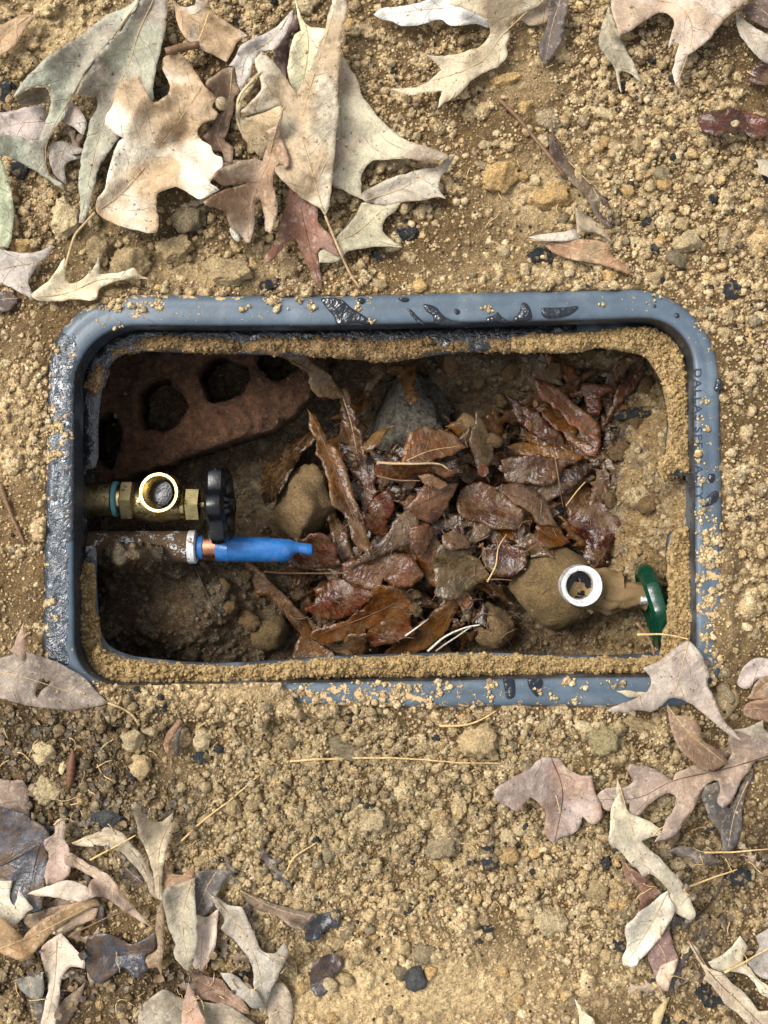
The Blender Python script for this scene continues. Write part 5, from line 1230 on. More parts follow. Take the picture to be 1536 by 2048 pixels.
for n, d in enumerate(UNDER): build_leaf(d, HTG, n * 3 + 1201, False)
for n, d in enumerate(LV): build_leaf(d, HTG, n * 3 + 1, False)
def litter(name, label, n, region, Hm, cols, mat, smin, smax, seed, avoid=None):
    rg_ = np.random.default_rng(seed); VV, FF, CC, UV = [], [], [], []
    c = 0
    while c < n:
        x0, y0, x1, y1 = region[rg_.integers(len(region))]
        x, y = rg_.uniform(x0, x1), rg_.uniform(y0, y1)
        if avoid is not None and avoid(x, y): continue
        c += 1
        ln = rg_.uniform(smin, smax); wd = ln * rg_.uniform(.25, .8); a = rg_.uniform(0, 6.28)
        ca, sa = math.cos(a), math.sin(a); z = float(ht(Hm, np.array([x]), np.array([y]))[0]) + .0012
        k = 4; o = len(VV); bend = rg_.uniform(-.5, .5); tw = rg_.uniform(-.35, .35); cc = c8(*cols[rg_.integers(len(cols))]) * rg_.uniform(.7, 1.25)
        for i in range(k + 1):
            t = i / k * 2 - 1
            w = wd * (1 - abs(t) ** 2.2) * rg_.uniform(.75, 1.25) + .6
            for sgn in (-1, 0, 1):
                lx, ly = t * ln, sgn * w + rg_.normal(0, .05 * ln)
                zz = z + S * (bend * ln * t * t + tw * sgn * w * t + .25 * abs(sgn) * w * bend)
                p = P3(x + lx * ca - ly * sa, y + lx * sa + ly * ca, max(zz, z - .0008)); VV.append(tuple(p)); CC.append(cc); UV.append((t * ln * S, ly * S, 0))
        for i in range(k):
            for q in (0, 1):
                m = o + i * 3 + q; FF.append([m, m + 1, m + 4, m + 3])
    ob = mesh_obj(name, VV, FF, mat, None, True, dict(col=np.array(CC)), UV); tag(ob, label, 'leaf litter', kind='stuff')
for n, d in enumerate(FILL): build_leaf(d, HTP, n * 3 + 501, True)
litter('leaf_litter', 'shredded wet leaf bits between the leaves in the pit', 70, [(660, 850, 1220, 1290), (690, 900, 1220, 1290), (1060, 760, 1260, 880)], HTP, [WB, WD, WR, WG, (128, 84, 46)], M['wet'], 6, 20, 5, lambda x, y: not inside(np.array([x]), np.array([y]), _pile)[0])
HTP[:] = np.maximum(blur(HTP, 2), HTP - .002)
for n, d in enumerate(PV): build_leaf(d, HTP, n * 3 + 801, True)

# ------------------------------------------------------------------ soil banks lying on the ledge
CR = []           # extra crumb requests: (x, y, z, radius, colour, wet)
def bank(name, label, poly, hgt, wetv, seed, colr, density=.016, bare=0.0):
    o = resample(catmull(np.array(poly, float), True, 3), 6)
    o = o + np.stack([fbm(o[:, 0], o[:, 1], 22, 2, seed), fbm(o[:, 0], o[:, 1], 22, 2, seed + 1)], 1) * 5.5
    v, f = triangulate(o, 4.2, [], .35, seed)
    d_, _, _ = poly_dist(v[:, 0], v[:, 1], o)
    rise = np.clip(d_ / 9, 0, 1) ** .6
    h = hgt * rise * (.55 + .8 * fbm(v[:, 0], v[:, 1], 55, 3, seed + 2)) + .0026 * rise * (np.abs(fbm(v[:, 0], v[:, 1], 13, 2, seed + 3)) * 2) - bare * .004 * np.clip(fbm(v[:, 0], v[:, 1], 60, 2, seed + 7) + .1, 0, 1) * 3
    z = LEDGE_Z + .0004 + h
    x, y = P(v[:, 0], v[:, 1], z)
    V, F = shell(np.stack([x, y, z], 1), f, np.array([0, 0, -.004]))
    n = len(v); rg_ = np.random.default_rng(seed)
    col = soil_cols(n, rg_) * .3 + colr * .7
    col = blur_attr(col, f)
    ob = mesh_obj(name, V, F, M['soil'], None, True, dict(col=np.tile(col, (2, 1)), wet=np.full(2 * n, wetv)))
    tag(ob, label, 'soil', kind='stuff')
    x0, y0 = o.min(0); x1, y1 = o.max(0)
    m = int((x1 - x0) * (y1 - y0) * density * 3)
    xs = rg_.uniform(x0, x1, m); ys = rg_.uniform(y0, y1, m); k = inside(xs, ys, o); xs, ys = xs[k], ys[k]
    for a, b in zip(xs, ys):
        q = np.argmin((v[:, 0] - a) ** 2 + (v[:, 1] - b) ** 2)
        CR.append((a, b, z[q] + .0003, rg_.uniform(1.8, 4.6) if rg_.random() < .93 else rg_.uniform(5, 8), colr * rg_.uniform(.8, 1.25), wetv))
def blur_attr(a, f):
    s = np.zeros_like(a); c = np.zeros(len(a))
    for k in range(3):
        np.add.at(s, f[:, k], a[f].mean(1)); np.add.at(c, f[:, k], 1)
    return s / np.maximum(c, 1)[:, None]
bc = np.array(c8(172, 144, 98))
bank('soil_bank', 'dry tan soil lying along the right upper ledge of the box', [(1020, 676), (1180, 664), (1290, 652), (1345, 676), (1374, 730), (1380, 850), (1381, 948), (1352, 940), (1332, 966), (1316, 938), (1332, 900), (1335, 850), (1329, 790), (1308, 735), (1268, 702), (1150, 702), (1020, 704)], .008, 0, 81, bc)
bank('soil_bank', 'dry tan soil on the right ledge below the notch', [(1340, 1068), (1360, 1056), (1384, 1058), (1387, 1150), (1387, 1290), (1350, 1312), (1318, 1312), (1334, 1250), (1337, 1150)], .009, 0, 83, bc)
bank('soil_bank', 'long bank of soil along the bottom ledge of the box', [(168, 1316), (200, 1284), (215, 1304), (300, 1324), (450, 1331), (640, 1318), (800, 1312), (950, 1308), (1100, 1313), (1300, 1312), (1384, 1298), (1386, 1330), (1300, 1347), (1100, 1349), (900, 1353), (560, 1362), (300, 1372), (225, 1368), (185, 1345)], .011, 0, 85, bc)
bank('soil_bank', 'damp soil on the left ledge below the pipe', [(158, 1132), (186, 1122), (191, 1200), (200, 1284), (206, 1310), (172, 1322), (157, 1270), (155, 1200)], .008, .2, 87, np.array(c8(140, 116, 76)))
bank('soil_bank', 'wet glistening soil along the top ledge of the box', [(172, 770), (190, 735), (215, 706), (270, 676), (500, 678), (800, 678), (1030, 680), (1030, 699), (900, 704), (790, 724), (700, 717), (600, 710), (420, 705), (250, 708), (228, 724), (212, 760), (192, 795)], .007, .95, 89, np.array(c8(150, 122, 80)), bare=1.1)

# ------------------------------------------------------------------ loose crumbs, one stuff object each for soil, rim and pit
def crumbs(name, label, rows, mat, sub=1):
    bv, bf = ICO[sub]
    if isinstance(rows, tuple): px, py, z, rad, col, wt = rows
    else:
        px, py, z, rad, wt = [np.array([r[i] for r in rows]) for i in (0, 1, 2, 3, 5)]; col = np.array([r[4] for r in rows])
    n = len(px); rg_ = np.random.default_rng(n)
    x, y = P(px, py, z); k = S * rad
    q = rg_.normal(0, 1, (n, 4)); q /= np.linalg.norm(q, axis=1)[:, None]
    w, a, b, c = q.T
    Rm = np.stack([np.stack([1 - 2 * (b * b + c * c), 2 * (a * b - c * w), 2 * (a * c + b * w)], -1),
                   np.stack([2 * (a * b + c * w), 1 - 2 * (a * a + c * c), 2 * (b * c - a * w)], -1),
                   np.stack([2 * (a * c - b * w), 2 * (b * c + a * w), 1 - 2 * (a * a + b * b)], -1)], 1)
    loc = bv[None] * rg_.uniform(.68, 1.22, (n, len(bv), 1)) * rg_.uniform(.65, 1.15, (n, 1, 3))
    loc = np.einsum('nij,nkj->nki', Rm, loc); loc[:, :, 2] *= .8
    V = loc * k[:, None, None] + np.stack([x, y, z], -1)[:, None]
    F = bf[None] + (np.arange(n) * len(bv))[:, None, None]
    nv = len(bv)
    o = big_mesh(name, V.reshape(-1, 3), F.reshape(-1, 3), mat, dict(col=np.repeat(col, nv, 0), wet=np.repeat(wt, nv)), smooth=False, tri=True)
    tag(o, label, 'soil crumbs', kind='stuff')
    return o

def field(n, a, b, p, dens, dark, edge):
    xs, ys, rs = scatter(n, a, b, p, dens)
    vis = (xs > -50) & (xs < 1590) & (ys > -50) & (ys < 2100)
    xs, ys, rs = xs[vis], ys[vis], rs[vis]
    lmk = GG.sample(leafmask, xs, ys); go = CG.sample(dO, xs, ys); cv = GG.sample(cover, xs, ys); gi = CG.sample(dI, xs, ys)
    ok = (lmk < .3) & ((go > edge) | ((cv > .4) & (gi > 3)))
    xs, ys, rs = xs[ok], ys[ok], rs[ok]
    hm = GG.sample(hum, xs, ys)[:, None]; lz = GG.sample(lightz, xs, ys)[:, None]
    cc = soil_cols(len(xs), rg) * (1 + .12 * lz)
    cc = cc * (1 - .6 * hm) * soil_tint(xs, ys)
    dk = rg.random(len(xs)) < dark
    cc[dk] = c8(54, 54, 54)
    return (xs, ys, GG.sample(Z, xs, ys) + rs * S * .3, rs, cc, np.zeros(len(xs)))
dn = lambda x, y: np.clip(crumbly(x, y) + .22 * (1 - powder(x, y)), 0, 1)
crumbs('soil_crumbs', 'fine tan soil crumbs scattered over the ground', field(125000, 1.9, 4.6, 1.3, dn, .03, 1), M['soil'], 1)
crumbs('soil_pellets', 'larger tan soil pellets scattered over the ground', field(11000, 4.6, 13, 1.9, crumbly, .05, 5), M['soil'], 2)
# grit lying on the leaves
n = 2600; xs = rg.uniform(0, 1536, n); ys = rg.uniform(0, 2048, n)
k = (GG.sample(leafmask, xs, ys) > .9) & (fbm(xs, ys, 60, 2, 91) > .05); xs, ys = xs[k], ys[k]
rs = 1.1 * 3.2 ** (rg.random(len(xs)) ** 2)
crumbs('leaf_grit', 'grains of soil lying on the fallen leaves', (xs, ys, ht(HTG, xs, ys) + .0004, rs, soil_cols(len(xs), rg), np.zeros(len(xs))), M['soil'], 1)
# crumbs lying on the rim
rows = []
spots = [(330, 1385, 190, 26, 520), (760, 1385, 190, 26, 330), (1000, 1388, 180, 24, 130), (1240, 1385, 90, 24, 60), (1425, 1170, 26, 100, 330), (1432, 1290, 20, 60, 160), (1405, 1080, 16, 60, 110), (250, 606, 70, 14, 120), (560, 606, 60, 12, 80),
         (110, 850, 20, 16, 90), (105, 920, 16, 16, 30), (115, 700, 20, 20, 16), (105, 1230, 16, 40, 24), (1400, 800, 26, 120, 70), (700, 620, 500, 24, 60), (1395, 870, 10, 60, 40), (250, 620, 40, 20, 40), (1270, 600, 60, 14, 14)]
for x0, y0, sx, sy, n in spots:
    # grains gather in small clumps
    cl = [(rg.normal(x0, sx * .7), rg.normal(y0, sy * .7)) for _ in range(max(3, n // 11))]
    for _ in range(n):
        c0 = cl[rg.integers(len(cl))]; a = rg.normal(c0[0], 5.5); b = rg.normal(c0[1], 4.5)
        if not (inside(np.array([a]), np.array([b]), OUT)[0] and not inside(np.array([a]), np.array([b]), INN)[0]): continue
        r = rg.uniform(1.2, 4.0) if rg.random() < .9 else rg.uniform(4, 8)
        rows.append((a, b, RIM_Z + r * S * .3, r, soil_cols(1, rg)[0] * 1.08, 0))
crumbs('rim_crumbs', 'tan soil grains scattered on the plastic rim', rows, M['soil'], 2)
crumbs('ledge_crumbs', 'soil grains lying on the inner ledge', CR, M['soil'], 1)
# pit crumbs
rows = []
n = 7000; xs = rg.uniform(150, 1400, n); ys = rg.uniform(680, 1340, n); rs = 2.0 * (4.5 ** (rg.random(n) ** 2.2))
zz = PG.sample(PZ, xs, ys); top = CG.sample(HTP, xs, ys); cc = soil_cols(n, rg)
for i in range(n):
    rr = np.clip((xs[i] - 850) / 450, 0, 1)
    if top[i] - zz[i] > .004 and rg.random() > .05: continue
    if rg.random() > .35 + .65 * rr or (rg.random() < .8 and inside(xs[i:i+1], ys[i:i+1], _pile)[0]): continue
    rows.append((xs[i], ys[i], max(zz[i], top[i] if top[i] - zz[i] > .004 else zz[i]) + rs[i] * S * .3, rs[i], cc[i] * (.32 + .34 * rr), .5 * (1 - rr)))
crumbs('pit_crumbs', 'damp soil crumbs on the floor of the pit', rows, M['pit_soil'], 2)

# ------------------------------------------------------------------ clods, pebbles and charcoal bits, each a thing of its own
CM = {'tan': mat_stone('tan_clod', c8(182, 158, 116), .95, contrast=.3), 'light': mat_stone('pale_clod', c8(206, 184, 142), .95, contrast=.25), 'grey': mat_stone('grey_clod', c8(146, 130, 100), .9, contrast=.35),
      'orange': mat_stone('orange_clod', c8(196, 162, 108), .95, contrast=.3), 'olive': mat_stone('olive_stone', c8(150, 136, 98), .85, contrast=.3), 'char': mat_stone('black_charcoal', c8(42, 46, 50), .45, contrast=.7, dust=c8(150, 124, 84)),
      'damp': mat_stone('damp_clod', c8(112, 88, 56), .8, contrast=.4), 'slate': mat_stone('slate_pebble', c8(78, 80, 78), .6, contrast=.5)}
VAR = []
for i in range(20):
    v, f = rock_geo(3 if i < 10 else 4, 300 + i, 10 if i % 2 else 7, .36, 2.8)
    me = bpy.data.meshes.new('soil_clod'); me.from_pydata(v.tolist(), [], f.tolist()); finish(me, None, True, None, None); VAR.append(me)
_shared = {}
def clod(px, py, rx, ry, kind, label, name='soil_clod', cat='clod', group=None, rot=None, sink=.34, Hm=None, hz=.8, idx=None):
    i = (int(px) * 7 + int(py)) % 10 + (10 if max(rx, ry) > 28 else 0) if idx is None else idx
    key = (i, kind)
    if key not in _shared:
        me = VAR[i].copy(); me.materials.append(CM[kind]); _shared[key] = me
    o = bpy.data.objects.new(name, _shared[key]); COL.objects.link(o)
    z0 = float(GG.sample(base, np.array([px]), np.array([py]))[0]) if Hm is None else float(ht(Hm, np.array([px]), np.array([py]))[0])
    rz = min(rx, ry) * hz * S
    z = z0 + rz * (1 - 2 * sink) * .9
    kk = kz(z)
    o.location = P3(px, py, z); o.scale = (rx * kk, ry * kk, rz)
    o.rotation_euler = (0, 0, -(rot or 0.0))
    tag(o, label, cat, group)
    return o
for a in [
    (385, 432, 40, 30, 'grey', 'large grey brown clod under the tip of the brown oak leaf'), (262, 528, 42, 36, 'tan', 'broad soil clod between cream leaf and box corner'), (130, 440, 34, 44, 'light', 'pale upright clod beside the yellow green leaf'),
    (205, 500, 30, 34, 'tan', 'brown clod left of the broad clod above the box'), (350, 500, 40, 30, 'tan', 'rough clod above the left half of the rim'), (455, 545, 52, 34, 'tan', 'wide cracked clod just above the rim'), (48, 490, 27, 18, 'orange', 'smooth pinkish brown pebble under the yellow green leaf'),
    (1370, 486, 31, 20, 'light', 'pale angular clod above the right end of the rim'), (1010, 160, 36, 14, 'orange', 'long orange clod lying under the cream pointed leaf'), (1206, 228, 20, 13, 'light', 'flat pale clod in the open soil at upper right'), (1052, 212, 13, 15, 'orange', 'small orange lump near the grey dry stem'), (1312, 226, 14, 12, 'orange', 'orange lump in the open soil below the pinkish leaf'),
    (1320, 350, 18, 17, 'grey', 'round grey pebble in the soil at upper right'), (1285, 492, 14, 14, 'light', 'small pale clod right of the tan folded leaf'), (1100, 396, 40, 24, 'orange', 'flat ochre lump left of the buried brown leaf'), (1000, 352, 40, 30, 'orange', 'broad ochre lump in the middle of the upper soil'),
    (1262, 590, 22, 16, 'light', 'pale clod touching the rim near its right end'), (1312, 552, 22, 16, 'tan', 'tan clod between pale clod and charcoal at upper right'), (1350, 520, 24, 18, 'grey', 'greyish clod below the pale angular clod'), (840, 572, 16, 13, 'orange', 'orange lump touching the middle of the top rim'), (760, 568, 18, 12, 'tan', 'tan lump above the top rim beside the leaf stalk'),
    (952, 1482, 40, 36, 'tan', 'large rough clod below the centre of the box'), (690, 1500, 48, 26, 'grey', 'flat greyish clod crossed by the long straw'), (1215, 1472, 36, 34, 'olive', 'olive grey angular stone below the lower right rim'), (1278, 1448, 36, 16, 'tan', 'long smooth brown pebble beside the olive stone'), (1168, 1452, 20, 13, 'light', 'pale clod left of the olive stone'),
    (1450, 1392, 19, 26, 'grey', 'grey green pebble right of the large grey oak leaf'), (266, 1474, 26, 26, 'light', 'round pale clod below the torn grey leaf'), (405, 1478, 24, 20, 'light', 'pale clod right of the small folded leaf'), (92, 1502, 25, 27, 'light', 'pale clod on the dark soil at left'), (92, 1580, 26, 30, 'light', 'pale clod between dark soil and blue black leaf'), (305, 1460, 20, 16, 'light', 'pale knobbly clod beside the small brown folded leaf'),
    (284, 1530, 22, 26, 'tan', 'tan clod in the dark soil right of the brown bud'), (163, 1600, 14, 16, 'orange', 'orange lump beside the pale clods at left'), (918, 1614, 17, 36, 'tan', 'long bean shaped tan clod in the lower soil'), (872, 1632, 17, 17, 'tan', 'round tan clod touching the bean shaped clod'), (845, 1648, 16, 11, 'light', 'small pale clod left of the round tan clod'),
    (802, 1582, 12, 18, 'light', 'upright pale clod in the lower soil'), (742, 1642, 30, 27, 'light', 'pale crumbly heap in the lower soil'), (880, 1696, 34, 26, 'grey', 'grey crumbly clod in the middle of the lower soil'), (1020, 1708, 20, 18, 'orange', 'ochre clod left of the cream grey leaf'), (1044, 1722, 13, 12, 'light', 'small ochre clod touching a larger ochre clod'), (655, 1704, 15, 18, 'grey', 'grey clod in the lower soil left of centre'),
    (1096, 1842, 32, 30, 'light', 'large smooth pale clod in the lower right soil'), (1048, 1826, 18, 13, 'tan', 'flat tan clod left of the large smooth pale clod'), (1195, 1782, 24, 22, 'tan', 'crumbly clod left of the mauve diamond leaf'), (1250, 1806, 18, 12, 'orange', 'ochre angular clod left of the white weathered leaf'), (1242, 1830, 18, 13, 'grey', 'grey angular chip below the ochre angular clod'),
    (1328, 1600, 18, 16, 'light', 'rounded pale pebble framed by the mauve leaf lobes'), (1356, 1726, 17, 14, 'light', 'round pale pebble beside the dark buried leaf'), (412, 1640, 20, 14, 'tan', 'smooth oblong pebble above the forked pale leaf'), (465, 1616, 26, 20, 'tan', 'knobbly clod beside the long grass stem'), (588, 1622, 18, 14, 'light', 'pale clod right of the long grass stem'), (850, 1825, 12, 13, 'orange', 'orange lump in the lower soil'),
    (660, 1970, 16, 14, 'light', 'pale pebble resting on the dark purple leaf scrap'), (805, 1895, 18, 16, 'tan', 'tan clod above the dark shiny stone'), (842, 1905, 26, 20, 'grey', 'grey soft clod beside the dark shiny stone'), (670, 1830, 12, 10, 'tan', 'small clod beside the black teal leaf'), (1360, 450, 17, 15, 'tan', 'tan lump in the soil above the pale angular clod'), (1010, 505, 18, 13, 'light', 'pale lump left of the tan folded leaf')]:
    clod(*a[:5], a[5], rot=RNG.uniform(-.4, .4))
for a in [
    (1080, 514, 23, 25, 'char', 'black charcoal lump beside the tan folded leaf'), (1466, 580, 22, 18, 'char', 'black charcoal lump right of the rim corner'), (540, 570, 22, 15, 'char', 'charcoal lump against the top rim'), (815, 462, 24, 20, 'char', 'dark charcoal patch right of the cream leaf base'), (757, 509, 13, 14, 'char', 'small charcoal stick end below the cream leaf base'),
    (40, 338, 21, 18, 'char', 'shiny black charcoal lump at the left edge'), (14, 178, 20, 26, 'char', 'black charcoal lump at the upper left edge'), (490, 48, 22, 12, 'char', 'charcoal lump above the white curled leaf'), (1425, 395, 12, 14, 'char', 'small charcoal bit in the open soil at right'), (730, 1612, 32, 9, 'char', 'charcoal stick lying in the lower soil'),
    (978, 1716, 20, 26, 'char', 'dark charcoal lump in the lower soil'), (402, 1516, 20, 14, 'char', 'charcoal lump right of the dark soil'), (322, 1416, 13, 9, 'char', 'charcoal bit below the lower rim at left'), (271, 1384, 18, 12, 'char', 'charcoal bit on the soil covering the rim'), (976, 1856, 14, 9, 'char', 'small charcoal bit left of the large pale clod'),
    (1232, 1890, 19, 16, 'char', 'charcoal lump left of the white weathered leaf tip'), (1318, 1960, 14, 20, 'char', 'charcoal bit below the pale folded tip'), (1422, 1990, 34, 26, 'char', 'dark charcoal patch inside the long grey tan leaf curve'), (1478, 1752, 26, 18, 'char', 'blue black charcoal by the straw at right'), (1058, 1474, 9, 26, 'char', 'upright charcoal sliver below the box'), (696, 1440, 12, 18, 'char', 'charcoal bit below the rim near the flat clod'),
    (832, 1958, 25, 24, 'slate', 'dark shiny stone near the bottom edge'), (214, 1634, 34, 20, 'slate', 'dark slate pebble above the forked pale leaf'), (1310, 495, 18, 13, 'slate', 'grey slate chip beside the pale angular clod')]:
    clod(*a[:5], a[5], name='charcoal_bit' if a[4] == 'char' else 'pebble', cat='charcoal' if a[4] == 'char' else 'pebble', rot=RNG.uniform(-.5, .5), hz=.6)
# small clods nothing tells apart
cnt = 0; rg2 = np.random.default_rng(77)
zones = [((340, 1440, 1250, 2040), 120, 'small rounded tan soil clod in the loose soil below the box', 'small clods below the box'), ((900, 200, 1520, 570), 60, 'small tan soil clod in the open soil above the box', 'small clods above the box')]
for (x0, y0, x1, y1), n, lab, grp in zones:
    c = 0
    while c < n:
        x, y = rg2.uniform(x0, x1), rg2.uniform(y0, y1)
        if GG.sample(leafmask, np.array([x]), np.array([y]))[0] > .02 or CG.sample(dO, np.array([x]), np.array([y]))[0] < 16: continue
        r = 9 * (2.0 ** (rg2.random() ** 1.6)); c += 1
        clod(x, y, r, r * rg2.uniform(.7, 1), ['tan', 'tan', 'light', 'grey', 'orange'][rg2.integers(5)], lab, group=grp, rot=rg2.uniform(0, 3), idx=int(rg2.integers(10)))
for x, y, r in [(1020, 740, 24), (960, 760, 20), (1180, 705, 20), (1290, 770, 22), (990, 880, 18), (1000, 800, 16), (1270, 840, 26), (450, 1170, 16), (490, 1150, 14), (500, 1240, 26), (455, 1215, 20), (830, 1220, 16), (835, 1190, 14), (1240, 900, 24), (1300, 1010, 26), (1220, 1000, 18), (900, 720, 26), (760, 735, 22), (1110, 735, 22)]:
    clod(x, y, r, r * .8, 'damp', 'damp brown soil clod on the floor of the pit', name='pit_clod', group='damp clods on the pit floor', rot=x, Hm=HTP, sink=.4)

# ------------------------------------------------------------------ twigs, straws and other small finds
def twig(label, pts, r, mat, pit_=False, name='twig', cat='twig', lift=.0008, k='X', taper=.5, flatz=None):
    p = resample(catmull(zk(k, pts), False, 6), 8, False)
    p = p + np.stack([fbm(p[:, 0], p[:, 1], 40, 2, len(label)), fbm(p[:, 0], p[:, 1], 40, 2, len(label) + 5)], 1) * 1.5
    z = ht(HTP if pit_ else HTG, p[:, 0], p[:, 1]) + r + lift
    for _ in range(6): z = np.maximum(z, np.convolve(np.pad(z, 1, 'edge'), [.3, .4, .3], 'valid'))
    z = np.convolve(np.pad(z, 2, 'edge'), [.15, .2, .3, .2, .15], 'valid')
    n = len(p)
    g = tube_geo([P3(a[0], a[1], b) for a, b in zip(p, z)], [r * (1 - taper * i / n) for i in range(n)], 7)
    o = mesh_obj(name, g[0], g[1], M[mat]); tag(o, label, cat)
    return o
twig('long thin straw lying across the soil below the box', [(580, 1522), (700, 1516), (830, 1518), (930, 1526), (1005, 1526)], .0009, 'straw', name='straw', cat='straw')
twig('orange pine needle reaching the right edge at lower right', [(1408, 1705), (1480, 1703), (1545, 1697)], .0008, 'straw', name='straw', cat='straw')
twig('short straw slanting up beside the cream grey leaf', [(1370, 1778), (1420, 1758), (1475, 1738)], .0009, 'straw', name='straw', cat='straw')
twig('straw crossing the white forked leaf at the right edge', [(1450, 1945), (1500, 1918), (1545, 1893)], .0009, 'straw', name='straw', cat='straw')
twig('thin grass stem slanting across the lower left soil', [(362, 1682), (400, 1645), (460, 1600), (520, 1550)], .0008, 'straw', name='straw', cat='straw')
twig('curved straw end just below the lower rim', [(880, 1452), (930, 1450), (970, 1436), (992, 1422)], .0009, 'straw', name='straw', cat='straw')
twig('thin grey dry stem left of the buried brown leaf', [(998, 198), (1035, 235), (1075, 282), (1128, 352)], .0016, 'twig', taper=.2)
twig('fine root curving under the red brown leaf tip', [(530, 590), (575, 576), (606, 550), (614, 535)], .0006, 'twig')
twig('brown root at the left edge beside the box', [(0, 970), (15, 1010), (32, 1050), (50, 1090)], .0018, 'twig')
twig('grey twig piece behind the tall lobe of the oak leaf', [(332, 104), (362, 96), (398, 90)], .0028, 'twig', taper=.1)
twig('thin needle standing over the tan bleached leaf', [(417, 27), (398, 78), (379, 120)], .0006, 'straw')
twig('dark thin stem curving beside the cream grey leaf', [(1386, 1842), (1420, 1806), (1444, 1765), (1455, 1712)], .0007, 'twig_dark')
twig('cream straw resting on the ledge over the green handwheel', [(1274, 1270), (1322, 1268), (1376, 1277)], .0009, 'straw', name='straw', cat='straw', lift=.006)
twig('curled tan bark strip in front of the green handwheel', [(1273, 1244), (1292, 1268), (1304, 1290), (1308, 1312)], .0015, 'twig', name='bark_strip', cat='bark', lift=.004)
twig('dark stem lying on the blue black leaf', [(-5, 1733), (40, 1712), (82, 1688)], .0006, 'twig_dark')
twig('second dark stem on the blue black leaf, running downwards', [(80, 1690), (70, 1730), (58, 1780)], .0005, 'twig_dark')
twig('brown stem across the middle of the lower left heap', [(137, 1874), (196, 1843), (273, 1812)], .0008, 'twig')
twig('short pale root in the soil right of the lower heap', [(574, 1742), (588, 1716), (636, 1684)], .0007, 'straw', name='straw', cat='straw')
twig('orange straw under the arched grey leaf', [(180, 1720), (230, 1694), (272, 1670)], .0008, 'straw', name='straw', cat='straw')
twig('thin curved root arc beside the torn grey leaf', [(108, 1650), (128, 1636), (155, 1645)], .0005, 'straw')
twig('black stem running down from the white sleeve in the pit', [(348, 1064), (388, 1131), (417, 1193), (430, 1220)], .0010, 'twig_dark', True)
twig('straight brown stick in the middle of the pit', [(754, 926), (813, 927), (881, 928), (898, 939)], .0012, 'rib_pale', True)
twig('thin brown stem below the straight stick in the pit', [(754, 950), (790, 960), (840, 962)], .0009, 'twig', True)
twig('dark red leaf stem lying below the blue pipe', [(528, 1143), (585, 1147), (694, 1146)], .0010, 'twig', True)
twig('white forked straw near the bottom ledge of the pit', [(855, 1302), (888, 1274), (924, 1258), (960, 1250)], .0011, 'twig_white', True)
twig('second white straw beside the forked white straw', [(872, 1302), (905, 1278), (945, 1252)], .0008, 'twig_white', True)
twig('pale thin stem right of the gold brown leaf', [(810, 1271), (858, 1237)], .0008, 'twig_white', True)
twig('thin pale root left of the round stone', [(974, 1164), (990, 1134), (997, 1096), (1013, 1068)], .0008, 'straw', True)
twig('horizontal fine root left of the round stone', [(972, 1160), (1000, 1159), (1026, 1160)], .0006, 'twig', True)
twig('fine twig crossing the wet leaves right of centre', [(1132, 1012), (1150, 988), (1170, 964)], .0007, 'straw', True)
twig('brown twig running down through the right pile', [(1109, 910), (1119, 968), (1126, 1015)], .0007, 'twig', True)
rock('charred_stick', 'charred dark stick at the right end of the pit', 'stick', 1285, 826, 56, 13, .006, float(ht(HTP, np.array([1285.]), np.array([826.]))[0]) + .003, CM['char'], 66, 6, .12, sub=3, rough=.18)
def spindle(name, label, cat, a, b, r, mat, seed=1, Hm=None):
    k = zk('D', [a, b]); pts = np.linspace(k[0], k[1], 14)
    z = float(ht(HTG, k[:, 0], k[:, 1]).max()) + r * .6
    g = tube_geo([P3(p[0], p[1], z) for p in pts], [r * (math.sin(math.pi * min(max((i + .4) / 14, .03), .985)) ** .6) * (1 + .07 * (-1) ** i) for i in range(14)], 12)
    o = mesh_obj(name, g[0], g[1], mat); tag(o, label, cat)
spindle('bud', 'narrow reddish brown scaly bud lying on the dark soil', 'bud', (432, 822), (408, 1052), .0030, mat_stem('bud_brown', c8(102, 64, 42)))
rock('gall', 'small round tan gall at the edge of the brown oak leaf', 'gall', 443, 207, 12, 13, .005, .034, CM['light'], 61, 0, sub=3, rough=.03)
rock('seed', 'white seed poking out below the chestnut brown leaf', 'seed', 470, 468, 8, 17, .003, .014, mat_stone('white_seed', c8(224, 216, 196), .5, contrast=.15), 62, 0, .5, sub=3, rough=.03)
rock('wood_chip', 'cream wood chip beside the reddish bud', 'wood chip', 126, 1536, 8, 14, .002, .006, mat_stone('cream_chip', c8(226, 206, 156), .8, contrast=.2), 63, 5, -.3, sub=3)
rock('wood_chip', 'pale chip lying on the glossy dark red leaf', 'wood chip', 1470, 247, 9, 7, .002, .016, CM['light'], 64, 6, .3, sub=3)

# ------------------------------------------------------------------ water lying on the rim
wt = NT('water'); M['water'] = wt.set(Base_Color=c8(20, 26, 34), Roughness=.03, Specular_IOR_Level=.7, Normal=wt.bump(wt.noise(150, 3, .55, dist=1.2), .9, .0018))
def puddle(label, k, pts, h=.0011):
    o = resample(catmull(zk(k, pts), True, 4), 3)
    v, f = triangulate(o, 3.5, [], .3, len(label))
    d_, _, _ = poly_dist(v[:, 0], v[:, 1], o)
    z = RIM_Z + .0004 + h * np.clip(d_ / 6, 0, 1) ** .5 * (.75 + .5 * fbm(v[:, 0], v[:, 1], 16, 2, len(label)))
    x, y = P(v[:, 0], v[:, 1], z); V, F = shell(np.stack([x, y, z], 1), f, np.array([0, 0, -.0012]))
    ob = mesh_obj('water_puddle', V, F, M['water']); tag(ob, label, 'water')
puddle('largest slanting puddle on the left half of the top rim', 'p2', [(375, 115), (500, 120), (560, 170), (640, 220), (700, 272), (640, 270), (590, 262), (480, 278), (450, 220), (400, 160)])
